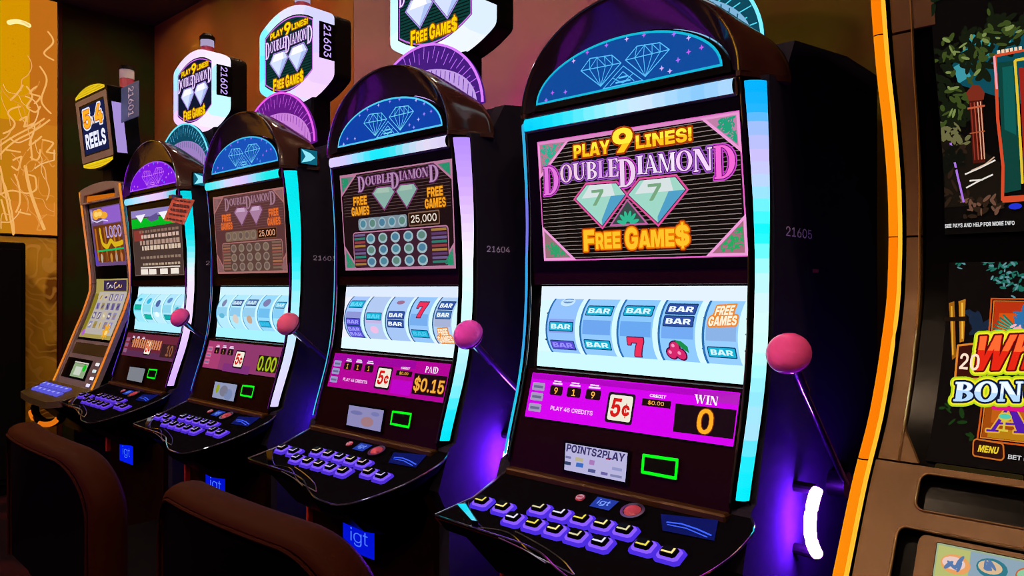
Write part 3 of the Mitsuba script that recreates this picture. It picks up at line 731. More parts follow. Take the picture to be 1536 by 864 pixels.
def fan(name, M, C):
    n = name + '__'
    outer = lambda y, g=0: arch(.270 + g, .222 + g, y, 41, 1.765, 0, 1.9)
    body = Polygon(np.vstack([outer(.13)[:, [0, 2]], [(.2, 1.755), (-.2, 1.755)]]))
    lit(n + 'acrylic_fan', memo('fan', lambda: P(solid(body, .012, trimesh.transformations.translation_matrix([0, .13, 0])))), C['fan'], M, gain=.6)
    lit(n + 'acrylic_fan__rim', memo('fanrim', lambda: P(tube(outer(.129, -.001), .0040, 6), 50)), C['fan_edge'], M)
    rays = []
    for i in range(30):
        a = math.pi * (0.05 + .90 * i / 29)
        r0, r1 = (.74, .90) if i % 2 else (.80, .965)
        c, s_ = math.cos(a), math.sin(a)
        rays.append(line([(.270 * r0 * c, 1.765 + .222 * r0 * s_), (.270 * r1 * c, 1.765 + .222 * r1 * s_)], .0028))
    plane = lambda y: (lambda v: np.stack([v[:, 0], np.full(len(v), y), v[:, 1]], 1))
    lit(n + 'acrylic_fan__etched_rays', memo('rays', lambda: flat(unary_union(rays), plane(.1292))), C['fan_ray'], M, sample=False)
    cres = Polygon(arch(.246, .140, 0, 33, 1.765)[:, [0, 2]])
    hatch = unary_union([line([(x, 1.7), (x + .03, 2.0)], .003) for x in np.arange(-.26, .26, .021)])
    lit(n + 'fan_base', memo('sill', lambda: P(solid(cres, .004, trimesh.transformations.translation_matrix([0, .1255, 0])))), C['sill'], M, gain=.8)
    lit(n + 'fan_base__etched_rays', memo('sillr', lambda: flat(hatch.intersection(cres.buffer(-.004)).difference(cres.buffer(-.03)), plane(.1249))), C['fan'], M, sample=False)

def topper(name, M, C, number):
    n = name + '__topper_sign'
    put(n, memo('signback', lambda: P(solid(SIGN.buffer(-.004), SIGN_Y2 - SIGN_Y1 + .002, trimesh.transformations.translation_matrix([0, SIGN_Y1, 0])))), 'm_matte_black', M)
    cx, cz = -.015, 2.16
    cols = C['sign']; N = len(cols)
    ring = SIGN.difference(SIGN_IN)
    gap = box(.15, 2.105, .4, 2.245)
    for i, c in enumerate(cols):
        a0, a1 = 2 * math.pi * i / N + .35, 2 * math.pi * (i + 1) / N + .35
        wedge = Polygon([(cx, cz)] + [(cx + math.cos(a), cz + math.sin(a)) for a in np.linspace(a0, a1, 6)])
        g = ring.intersection(wedge)
        if g.is_empty: continue
        lit(n + '__light_segment', memo(('sg', i, N), lambda: P(solid(g, SIGN_Y1 - SIGN_Y0, trimesh.transformations.translation_matrix([0, SIGN_Y0, 0])))), c, M, gain=1.1)
    put(n + '__face', memo('signface', lambda: flat(SIGN_IN.buffer(.002), on_sign(-.002))), 'm_gloss_black', M)
    lit(n + '__field', memo('signfield', lambda: flat(SIGN_IN.buffer(-.004), on_sign(-.001))), C['sign_field'], M)
    edge = SIGN_IN.buffer(-.006).difference(SIGN_IN.buffer(-.011))
    lit(n + '__pink_border', memo('signedge', lambda: flat(edge, on_sign(0))), 'd070e8', M, sample=False)
    stripes = unary_union([box(-.3, z, .3, z + .0035) for z in np.arange(2.0, 2.33, .011)]).intersection(SIGN_IN.buffer(-.016))
    lit(n + '__stripe', memo('signstripe', lambda: flat(stripes, on_sign(.0003))), '03100f', M, sample=False, kind='stuff')
    a = memo('s1', lambda: unary_union([fit(sans('PLAY', 900), -.150, 2.246, -.050, 2.272, .05), fit(sans('9', 900), -.044, 2.242, .006, 2.290), fit(sans('LINES!', 900), .012, 2.250, .128, 2.275, .0)]))
    b = memo('s2', lambda: dd_title(-.186, .158, 2.192, 2.238, 2.172, 2.242))
    c = memo('s3', lambda: free_title(-.125, .098, 2.028, 2.078))
    lit(n + '__lettering', memo('s1b', lambda: flat(a.buffer(.0035), on_sign(.0008))), '8a3a00', M, sample=False)
    lit(n + '__lettering', memo('s1c', lambda: flat(a, on_sign(.0012))), 'ffd800', M, sample=False)
    lit(n + '__title', memo('s2b', lambda: flat(b.buffer(.003), on_sign(.0008))), '5a3080', M, sample=False)
    lit(n + '__title', memo('s2c', lambda: flat(b, on_sign(.0014))), 'f0d8ff', M, sample=False)
    L = [(-.148, 2.150), (-.122, 2.180), (-.042, 2.178), (-.020, 2.150), (-.080, 2.084)]
    R = [(-.008, 2.150), (.016, 2.178), (.096, 2.180), (.120, 2.150), (.052, 2.084)]
    diamonds_print(n, M, on_sign, L, R, 'd8e4ff', 'b090f0', 'ffffff', 'b0c4f8')
    lit(n + '__lettering', memo('s3b', lambda: flat(c.buffer(.004), on_sign(.0020))), '9a5000', M, sample=False)
    lit(n + '__lettering', memo('s3c', lambda: flat(c, on_sign(.0024))), 'ffd400', M, sample=False)
    # number label on the right side of the sign
    if number:
        X = .2015
        put(n + '__number_label', memo('nlab', lambda: P(rbox(X - .008, X + .0008, SIGN_Y0 + .006, SIGN_Y1 + .004, 2.105, 2.245, .001))), 'm_gloss_black', M)
        def side(v): return np.stack([np.full(len(v), X + .0014), SIGN_Y0 + .008 + v[:, 1], 2.237 - v[:, 0]], 1)
        vf = tri2(fit(sans(number, 600), 0, .016, .124, .050))
        lit(n + '__number_lettering', P((side(vf[0]), vf[1])), 'c8a8f8', M, sample=False)
    if C.get('candle'):
        q = name + '__signal_lamp'
        put(q, memo('cnd', lambda: P(lathe([(0, 2.32), (.030, 2.32), (.030, 2.375), (0, 2.375)], 20), 40)), 'm_red_plastic', T().translate([XCOF[name] + .0, .25, 0]))
        lit(q + '__lens', memo('cnd2', lambda: P(lathe([(.031, 2.375), (.031, 2.408), (0, 2.408)], 20), 40)), 'a89cc0', T().translate([XCOF[name], .25, 0]))
        put(q + '__cap', memo('cnd3', lambda: P(lathe([(.035, 2.408), (.035, 2.425), (.02, 2.44), (0, 2.442)], 20), 40)), 'm_matte_black', T().translate([XCOF[name], .25, 0]))

def dd_title(x0, x1, z0, z1, zl, zh, big=True):
    """DOUBLE DIAMOND with tall initial letters, as areas."""
    w = x1 - x0
    f = lambda t: x0 + w * t
    return unary_union([fit(serif('D'), f(0), zl, f(.092), zh), fit(serif('OUBLE'), f(.105), z0, f(.445), z1), fit(serif('D'), f(.435), zl - .004, f(.535), zh - .004), fit(serif('IAMON'), f(.545), z0, f(.885), z1), fit(serif('D'), f(.895), zl, f(1), zh)])

def free_title(x0, x1, z0, z1):
    w, h = x1 - x0, z1 - z0
    f = lambda t: x0 + w * t
    return unary_union([fit(sans('F', 900), f(0), z0, f(.11), z1), fit(sans('REE', 900), f(.125), z0 + .08 * h, f(.37), z0 + .84 * h), fit(sans('G', 900), f(.42), z0, f(.54), z1), fit(sans('AME', 900), f(.55), z0 + .06 * h, f(.87), z0 + .82 * h), fit(sans('$', 900), f(.88), z0 - .05 * h, f(1), z1 + .08 * h)])

def corner_ornament(base, M, fn, pts, edge, fillc, leaf, seed):
    g = Polygon(pts)
    lit(base + '__corner_ornament', flat(g, fn(.0006)), edge, M, sample=False)
    inner = g.buffer(-.006, join_style=2)
    lit(base + '__corner_ornament', flat(inner, fn(.0010)), fillc, M, sample=False)
    r = random.Random(seed); c = np.array(inner.centroid.coords[0]); c0 = np.array(pts[0])
    vines, leaves = [], []
    for i in range(26):
        w3 = np.array([r.random() ** .8 for _ in range(3)]); a = (w3 / w3.sum()) @ np.array(pts)[:3]; th = r.uniform(0, 6.28)
        p = [a + .013 * t * np.array([math.cos(th + 1.9 * t), math.sin(th + 1.9 * t)]) for t in np.linspace(0, 1, 7)]
        vines.append(LineString(p).buffer(.0014)); leaves.append(affinity.rotate(ell(*p[-1], .0065, .0030, 12), math.degrees(th + 1.5)))
    v = unary_union(vines + leaves).intersection(inner.buffer(-.002))
    if not v.is_empty: lit(base + '__ornament_leaf', flat(v, fn(.0014)), leaf, M, sample=False)

def top_screen(name, M, C):
    n = name + '__top_screen'
    fn = TOP.at
    x0, x1, z0, z1 = -.253, .288, 1.280, 1.586
    put(n, memo('tsb', lambda: P(P_mesh(box(-.282, 1.262, .292, 1.606), TOP, -.0006))), 'm_gloss_black', M)
    def li(key, g, c, lift, mk=None, sample=False, **kw): lit(n + '__' + key, memo(mk, lambda: flat(g, fn(lift))) if mk else flat(g, fn(lift)), c, M, sample=sample, **kw)
    st = C['top']
    if st == 'title':
        outer = Polygon([(-.253, 1.585), (.279, 1.580), (.290, 1.284), (-.246, 1.287)])
        li('field', outer, '0a0606', 0, sample=True)
        li('border', outer.difference(outer.buffer(-.0035, join_style=2)), 'e060c0', .0004)
        li('top_band', Polygon([(-.25, 1.583), (.277, 1.578), (.277, 1.571), (-.25, 1.574)]), 'd888c0', .0006)
        ln = unary_union([box(-.242, z, .278, z + .0017) for z in np.arange(1.293, 1.572, .0098)])
        li('scan_line', ln, '8c7c78', .0003, kind='stuff')
        for i, pts in enumerate(([(-.251, 1.583), (-.149, 1.580), (-.249, 1.492)], [(.191, 1.577), (.278, 1.578), (.282, 1.494)], [(-.247, 1.375), (-.144, 1.288), (-.2455, 1.289)], [(.196, 1.287), (.287, 1.371), (.289, 1.286)])):
            corner_ornament(n, M, fn, pts, 'f09cd8', ('b87890', 'c080a8', '9a7078', 'a86c80')[i], ('28b090', '20a078', '30a068', '28a860')[i], 5 + i)
        play = unary_union([fit(sans('PLAY', 900), -.140, 1.531, -.036, 1.562), fit(sans('9', 900), -.028, 1.529, .026, 1.584), fit(sans('LINES!', 900), .034, 1.532, .172, 1.562)])
        li('lettering_shadow', play.buffer(.0042), 'a83800', .0010); li('lettering', play, 'ffc81c', .0014)
        li('lettering_highlight', play.intersection(box(-1, 1.548, 1, 1.6)), 'ffee3c', .0016)
        segs = [('D', -.237, 1.450, -.189, 1.521, 'e878e0'), ('O', -.183, 1.476, -.147, 1.520, 'f0c8e0'), ('U', -.145, 1.478, -.108, 1.519, 'f0d0e8'), ('B', -.105, 1.477, -.074, 1.518, 'f0d8f0'), ('L', -.072, 1.477, -.044, 1.518, 'e0a0f0'), ('E', -.043, 1.476, -.014, 1.518, 'f0c8f0'),
                ('D', -.015, 1.450, .031, 1.514, 'f0d0f0'), ('I', .034, 1.475, .052, 1.516, 'f0d8f8'), ('A', .052, 1.474, .090, 1.515, 'f0e0f8'), ('M', .090, 1.473, .132, 1.514, 'f8e8ff'), ('O', .133, 1.470, .172, 1.515, 'f8d0f8'), ('N', .174, 1.466, .218, 1.514, 'f8d8ff'), ('D', .221, 1.446, .268, 1.515, 'f868d8')]
        for ch, a, b, c, d, col in segs:
            g = fit(serif(ch), a, b, c, d)
            li('title_letter', g.buffer(.0042), 'd040d0' if d - b > .06 else '9850c8', .0010)
            li('title_letter', g.buffer(.0014), '4a1850', .0013); li('title_letter', g.buffer(-.0002), col, .0017)
        diamonds_print(n, M, fn, [(-.138, 1.434), (-.106, 1.464), (-.023, 1.461), (.001, 1.433), (-.065, 1.366)], [(.010, 1.432), (.041, 1.461), (.130, 1.460), (.153, 1.431), (.084, 1.364)], 'a0d8c8', 'e05098', 'd8e4e4', '50a0c8')
        for cx in (-.075, .078):
            g = fit(sans('7', 500), cx - .016, 1.415, cx + .016, 1.45); li('ghost_seven', g.buffer(.001), '78a880', .0019)
        tri = Polygon([(.006, 1.424), (-.046, 1.364), (.060, 1.362)])
        li('crest', tri, 'c060a0', .0006); li('crest', tri.buffer(-.004, join_style=2), '3a4a48', .0010)
        li('crest_leaf', unary_union([affinity.rotate(ell(.006 + .018 * math.sin(t), 1.366 + .018 * math.cos(t), .0045, .013, 12), -math.degrees(t)) for t in (-1.3, -.75, -.25, .25, .75, 1.3)]).intersection(tri), '30b890', .0014)
        fr = free_title(-.119, .160, 1.308, 1.358)
        li('lettering_shadow', fr.buffer(.0055), '8c2800', .0022); li('lettering_shadow', fr.buffer(.003), 'f07800', .0025); li('lettering', fr, 'ffc428', .0029)
    else:
        t = st
        outer = Polygon([(-.245, 1.585), (.282, 1.580), (.278, 1.275), (-.240, 1.277)])
        li('field', outer, t['field'], 0, mk='pt0', sample=True)
        li('border', outer.difference(outer.buffer(-.0045, join_style=2)), t['border'], .0004, mk='pt1')
        if t.get('lines'):
            li('scan_line', unary_union([box(-.23, z, .27, z + .0018) for z in np.arange(1.45, 1.58, .0095)]), t['lines'], .0003, mk='pt2', kind='stuff')
        if t['kind'] == 'pay':
            for i, pts in enumerate(([(-.243, 1.583), (-.155, 1.579), (-.240, 1.515)], [(.205, 1.577), (.279, 1.578), (.281, 1.52)], [(-.239, 1.36), (-.165, 1.279), (-.238, 1.279)], [(.21, 1.279), (.277, 1.35), (.278, 1.277)])):
                corner_ornament(n, M, fn, pts, t['border'], t['corner'], t['leaf'], 15 + i)
            g = memo('ptt', lambda: dd_title(-.150, .225, 1.540, 1.568, 1.523, 1.572))
            li('title', g.buffer(.003), t['title_edge'], .0010, mk='ptt1'); li('title', g, t['title'], .0014, mk='ptt2')
            diamonds_print(n, M, fn, [(-.076, 1.513), (-.056, 1.528), (.010, 1.526), (.027, 1.510), (-.024, 1.462)], [(.038, 1.510), (.057, 1.526), (.117, 1.525), (.130, 1.510), (.082, 1.460)], t['gem'], t['gem_edge'], t['gem_hi'], t['gem'])
            for i, (xa, za, xb, zb) in enumerate(((-.190, 1.450, -.098, 1.510), (.162, 1.449, .250, 1.509))):
                g = memo(('fg', i), lambda: unary_union([fit(sans('FREE', 900), xa + .012, (za + zb) / 2 + .002, xb - .010, zb), fit(sans('GAMES', 900), xa, za, xb, (za + zb) / 2 - .002)]))
                li('side_lettering', g.buffer(.003), t['free_edge'], .0010, mk=('fg1', i)); li('side_lettering', g, t['free'], .0014, mk=('fg2', i))
            li('coin_row', rounded_rect(-.158, 1.402, .080, 1.440, .010), t['row'], .0010, mk='cr0')
            for i in range(5):
                x = -.133 + i * .0475
                li('coin', ell(x, 1.421, .0185, .0165, 16), t['coin_edge'], .0013, mk=('cr', i)); li('coin', ell(x, 1.422, .0135, .0115, 16), t['coin'][i % len(t['coin'])], .0016, mk=('cr_', i))
            li('jackpot_box', rounded_rect(.086, 1.402, .222, 1.443, .004), t['box'], .0010, mk='jb'); li('jackpot_box', rounded_rect(.090, 1.406, .218, 1.439, .003), '2a1408', .0013, mk='jb2')
            li('jackpot_lettering', fit(sans('25,000', 600), .098, 1.408, .210, 1.434), t['num'], .0016, mk='jb3')
            gr = rounded_rect(-.190, 1.280, .256, 1.398, .012)
            li('pay_grid', gr, t['border'], .0010, mk='pg'); li('pay_grid', gr.buffer(-.004), t['grid'], .0013, mk='pg2')
            for r_ in range(3):
                for c_ in range(5):
                    x, z = -.098 + c_ * .060, 1.374 - r_ * .036
                    li('grid_coin', ell(x, z, .0225, .0165, 16), t['coin_edge'], .0016, mk=('gc', r_, c_)); li('grid_coin', ell(x, z + .001, .0155, .0105, 16), t['coin'][(r_ + c_) % len(t['coin'])], .0019, mk=('gc_', r_, c_))
            for i in range(9):
                li('pay_bar', box(-.182, 1.384 - i * .0115, -.126, 1.391 - i * .0115), t['bars'][i % len(t['bars'])], .0016, mk=('pb', i)); li('pay_bar', box(.184, 1.384 - i * .0115, .248, 1.391 - i * .0115), t['bars'][(i + 3) % len(t['bars'])], .0016, mk=('pb_', i))
        else:   # help page of the far machine
            li('green_band', Polygon([(-.24, 1.545), (.281, 1.54), (.281, 1.505), (-.24, 1.500)]), '00b820', .0008)
            li('top_band', Polygon([(-.243, 1.583), (.281, 1.579), (.281, 1.545), (-.24, 1.55)]), '9080c0', .0008)
            for xa in (-.19, .06): li('white_fan', Polygon([(xa, 1.560), (xa + .11, 1.562), (xa + .055, 1.523)]), 'f4f0ff', .0012)
            li('fan_center', Polygon([(-.07, 1.54), (.045, 1.56), (.06, 1.53), (-.02, 1.522)]), '605090', .0011)
            r = random.Random(3)
            for j, (z, c, h) in enumerate(((1.475, '8a6a5a', .012), (1.45, 'd0b0a0', .016), (1.42, 'b09080', .02), (1.395, 'd8c0a8', .02), (1.355, '907868', .012), (1.325, 'b8a088', .01))):
                x = -.16 + .02 * (j % 2)
                while x < .24:
                    w = r.uniform(.016, .035)
                    li('text_block', box(x, z, x + w, z + h), c, .0012); x += w + r.uniform(.006, .012)
            li('red_panel', box(-.225, 1.44, -.12, 1.49), '8a3830', .0010)
            for x in (-.17, -.08, .04, .15): li('pay_block', box(x, 1.283, x + .08, 1.308), 'f0e4d8', .0012)
            li('white_rule', box(-.17, 1.312, .245, 1.318), 'e0d4c8', .0012)

def reel_window(name, M, C):
    n = name + '__reel_window'
    fn = WIN.at
    def sheet(): return box(-.279, 1.0215, .292, 1.2245)
    lit(n, memo('rwback', lambda: flat(box(-.2785, 1.06, .2915, 1.19), fn(0))), C['win'][0], M)
    lit(n + '__upper_glow_panel', memo('rw1', lambda: flat(box(-.2785, 1.19, .2915, 1.2245), fn(0))), C['win'][1], M)
    lit(n + '__lower_glow_panel', memo('rw2', lambda: flat(box(-.2785, 1.0215, .2915, 1.06), fn(0))), C['win'][2], M)
    marks = []
    for i, (xa, xb) in enumerate(REEL_X):
        r = name + '__reel' + ('' if i == 0 else f'_{i:03d}')
        lit(r, memo(('drum', i), lambda: drum_mesh(xa, xb)), C['reel'][i][0], M)
        lit(r + '__drum_side', memo(('dside', i), lambda: drum_side(xb)), 'd8fbff', M)
        lit(r + '__edge_stripe', memo(('edge', i), lambda: reel_print(box(xa, REEL_ZC - REEL_H, xa + .0055, REEL_ZC + REEL_H), .0005)), C['edge'], M, sample=False)
        lit(r + '__middle_stop', memo(('mid', i), lambda: reel_print(box(xa + .009, REEL_ZC - .016, xb - .004, REEL_ZC + .018), .0004)), C['reel'][i][1], M, sample=False)
        for s in C['reel'][i][2]:
            a, b = xa + .011, xb - .005
            if s[0] == 'bar': bar_symbol(M, r, a, b, s[1], s[1] + .024, s[2], *(s[3:]))
            elif s[0] == '7': seven_symbol(M, r, (a + b) / 2, s[1], s[1] + .044)
            elif s[0] == 'cherry': cherry_symbol(M, r, (a + b) / 2 - .002, s[1])
            elif s[0] == 'free': free_symbol(M, r, a + .002, b, s[1], s[1] + .042)
            elif s[0] == 'blob': lit(r + '__symbol', reel_print(ell((a + b) / 2, s[1], s[3], s[4], 16), .0008), s[2], M, sample=False)
        for z in (REEL_ZC + .030, REEL_ZC - .002, REEL_ZC - .036): marks.append(Polygon([(xb + .002, z), (xb + .006, z + .003), (xb + .010, z), (xb + .006, z - .003)]))
    for z in (REEL_ZC + .030, REEL_ZC - .002, REEL_ZC - .036): marks.append(Polygon([(-.256, z), (-.251, z + .003), (-.246, z), (-.251, z - .003)]))
    put(name + '__payline_marks', memo('marks', lambda: flat(unary_union(marks), fn(.0015))), 'm_matte_black', M, kind='stuff')

def info_panel(name, M, C):
    n = name + '__info_panel'
    fn = INFO.at
    I = C['info']
    def li(key, g, c, lift, sample=False): lit(n + '__' + key, flat(g, fn(lift)), c, M, sample=sample)
    lit(n, memo('ip', lambda: flat(Polygon([(-.264, 1.0085), (.283, 1.009), (.282, .9045), (-.264, .9025)]), fn(0))), I['base'], M)
    if I.get('bands'):
        for (a, b, c, d, col) in I['bands']: li('tint_band', box(a, c, b, d), col, .0003, True)
    for i, z in enumerate((.967, .943, .917)):
        li('side_button', rounded_rect(-.256, z, -.217, z + .019, .003), I['icon'], .0008); li('side_button', rounded_rect(-.251, z + .006, -.222, z + .012, .001), '6a6a90', .0011)
    for i, (xa, xb) in enumerate(((-.199, -.161), (-.147, -.107), (-.092, -.050))):
        li('meter', rounded_rect(xa, .961, xb, .983, .004), '1c0a10', .0008)
        li('meter_digit', fit(sans(I['m'][i], 700), (xa + xb) / 2 - .006, .964, (xa + xb) / 2 + .005, .979), I['digit'], .0012)
        li('meter_caption', box(xa + .005, .986, xb - .004, .990), 'f0e0f8', .0008); li('meter_caption', box(xa + .008, .992, xb - .008, .995), 'f0e0f8', .0008)
    if I.get('play'): li('caption', fit(sans(I['play'], 700), -.188, .926, -.064, .936), 'ffd8ff', .0008)
    li('denomination', rounded_rect(-.029, .917, .043, .983, .006), '201020', .0008); li('denomination', rounded_rect(-.023, .9225, .038, .978, .005), 'f0ead8', .0012)
    five = affinity.skew(sans('5', 800), xs=8)
    li('denomination_lettering', fit(five, -.017, .930, .010, .971), 'd81818', .0016); li('denomination_lettering', fit(sans('¢', 800), .013, .930, .033, .962), 'd81818', .0016)
    if I['credit']:
        li('credit_box', box(.061, .962, .132, .977), '180808', .0008); li('credit_lettering', fit(sans(I['credit'], 600), .076, .9645, .116, .975), 'ffb040', .0012)
        li('credit_caption', fit(sans('CREDIT', 800), .078, .981, .118, .988), 'fff0ff', .0008)
    li('win_box', Polygon([(.143, .974), (.280, .975), (.280, .919), (.146, .917)]), I['box'], .0008)
    if I['word']: li('win_caption', fit(serif(I['word']), .184, .979, .238, .997), 'fff8ff', .0008)
    d = fit(sans(I['win'][0], 700), *I['win'][1])
    li('win_digit', d.buffer(.0018), '7a3000', .0012); li('win_digit', d, I['win'][2], .0016)
    for key, g, c in I.get('extra', ()): li(key, g, c, .002)

# ------------------------------------------------------------------ the four machines
CY, LV, WH = '00e8ff', 'dcc0ff', 'f4f0ff'
TEAL, PURP, NAVY = '18b4d8', '5a50d8', '3050a8'
lo, mi_, hi = 1.074, 1.114, 1.150
top_dark = 'b8e0ff'
REELS5 = [('94c4ff', '8aa4f0', [('blob', 1.185, 'c8e8ff', .022, .010), ('blob', 1.188, '6090d0', .016, .006), ('bar', mi_, TEAL), ('bar', lo - .006, PURP, '9a90ff')]),
          ('94ccff', '6ea8f0', [('bar', hi + .004, TEAL), ('bar', lo, TEAL)]),
          ('8ccaff', '6aaaf2', [('bar', hi + .006, TEAL), ('7', lo - .010)]),
          ('90ccff', '74acf4', [('bar', hi + .012, NAVY, 'f0fbff'), ('bar', hi - .014, NAVY, 'f0fbff'), ('cherry', lo - .010)]),
          ('98d0ff', '8cb4e8', [('free', hi - .010), ('bar', lo, TEAL)])]
REELS4 = [('a8c8ff', '9098d8', [('bar', hi + .006, TEAL, '70e0ff'), ('bar', mi_ - .014, PURP, 'a0a0ff'), ('bar', lo + .002, PURP, 'a0a0ff'), ('bar', lo - .014, PURP, 'a0a0ff')]),
          ('b4ccf4', 'c4b8e8', [('bar', mi_ + .006, TEAL, '60d8f8'), ('blob', 1.09, 'f0c0e8', .02, .012)]),
          ('a8c8f8', '9cb0e4', [('blob', 1.176, 'a07090', .018, .006), ('bar', mi_ + .012, NAVY, 'f0fbff'), ('bar', mi_ - .014, NAVY, 'f0fbff')]),
          ('98c8fc', '78b0f0', [('7', hi - .016), ('bar', lo, TEAL, '50c8f0')]),
          ('b0d0f8', 'a8b4d8', [('bar', hi + .008, NAVY, 'f0fbff'), ('bar', hi - .018, '4878b8', 'f0fbff'), ('free', lo - .012)])]
REELS3 = [('b8ecff', '90d0f0', [('blob', 1.16, '8088b0', .016, .014), ('blob', 1.11, '60b8d8', .022, .010)]), ('b0ecff', '90ccf0', [('bar', hi, '5a78b8', 'e0f8ff', 'BAR'), ('blob', 1.10, 'd8d0c8', .022, .018)]),
          ('b0e4ff', '98d0f0', [('bar', hi + .002, '6080b8'), ('blob', 1.10, 'c8a890', .02, .016)]), ('98dcff', '70c0f0', [('blob', 1.165, '8080b0', .024, .014), ('bar', lo, TEAL, '40c0f0')]), ('a8e8ff', '88d0f8', [('bar', hi - .004, '50b8e8')])]
REELS2 = [('a0ecff', '70dcec', [('bar', mi_ + .004, '10b8a0', '10b8a0'), ('blob', 1.165, '30a8d0', .02, .008)]), ('b0e8ff', '90e0f0', [('bar', lo, '10b8a0', '10b8a0'), ('blob', 1.16, '30b8e0', .022, .014)]), ('c0f0ff', 'a0d8f4', [('blob', 1.15, '5068a8', .022, .016), ('blob', 1.10, 'e8ffff', .024, .012)]),
          ('b0e8ff', '90d8f0', [('bar', lo + .004, '10a8a8', '10a8a8'), ('blob', 1.165, '6090d0', .022, .012)]), ('b8ecff', '98e0f4', [('blob', 1.12, '30a8c8', .02, .018)])]

PAY4 = dict(kind='pay', field='1c0c10', border='b87898', lines='5a4440', corner='6a7a78', leaf='209068', title='b088b0', title_edge='5a2858', gem='88b0a4', gem_edge='8a3c78', gem_hi='a4c0b0', free='f4a020', free_edge='5a2c00', row='7a8c98', coin_edge='9cb4bc',
            coin=['4c8498', '5c8478', '4a7c98'], box='7a5a48', num='e8dccc', grid='3a1c2c', bars=['6a5a88', '2a7a6c', '903c40', 'a07838', '5a3868'])
PAY3 = dict(kind='pay', field='5a3434', border='a86c68', lines='704848', corner='7a5458', leaf='8a6060', title='a07888', title_edge='6a4450', gem='a87c9c', gem_edge='804868', gem_hi='c8a4c4', free='e06828', free_edge='8a4030', row='7a6450', coin_edge='8a7468',
            coin=['6c5850', '746050', '645048'], box='70402c', num='e8a078', grid='5a4038', bars=['8a5c50', 'a06848', '905048', '7a6050'])
HELP2 = dict(kind='help', field='4a3630', border='6a5850')
def info(base, **k):
    d = dict(base=base, icon='a898c0', m=('9', '1', '9'), digit='ffb840', play='PLAY 45 CREDITS', credit='$0.00', box='160410', word='WIN', win=('0', (.198, .921, .234, .970), 'ffae24'), bands=[], extra=[])
    d.update(k); return d
INFO5 = info('d800f0', bands=[(-.262, .282, .994, 1.0065, 'b400c4'), (.19, .282, .985, 1.006, 'b820c0')])
INFO4 = info('b40098', icon='9898c8', word='PAID', m=('1', '1', '1'), digit='f0a030', play='PLAY 45 CREDITS', win=('$0.15', (.150, .922, .276, .968), 'f0b040'), bands=[(-.262, .14, .985, 1.006, 'a000a0'), (.05, .14, .91, .95, 'c000c8')])
INFO3 = info('90386c', icon='d06890', word='', m=('4', '1', '1'), digit='c88048', play='', credit='', box='181c08', win=('0.00', (.150, .921, .272, .972), '9cc414'), bands=[(-.262, -.14, .905, 1.006, 'a83c70'), (-.1, .1, .9, .93, '803078')])
INFO2 = info('6a2438', icon='a05070', word='', m=('1', '1', '1'), digit='e08848', play='', credit='', box='3a1c20', win=('10', (.20, .925, .26, .97), '8a5a40'), bands=[(-.262, .282, .905, .93, '5a2c50')],
             extra=[('amber_bar', box(x, .945, x + .016, .985), 'd88858') for x in np.arange(-.17, .13, .024)])

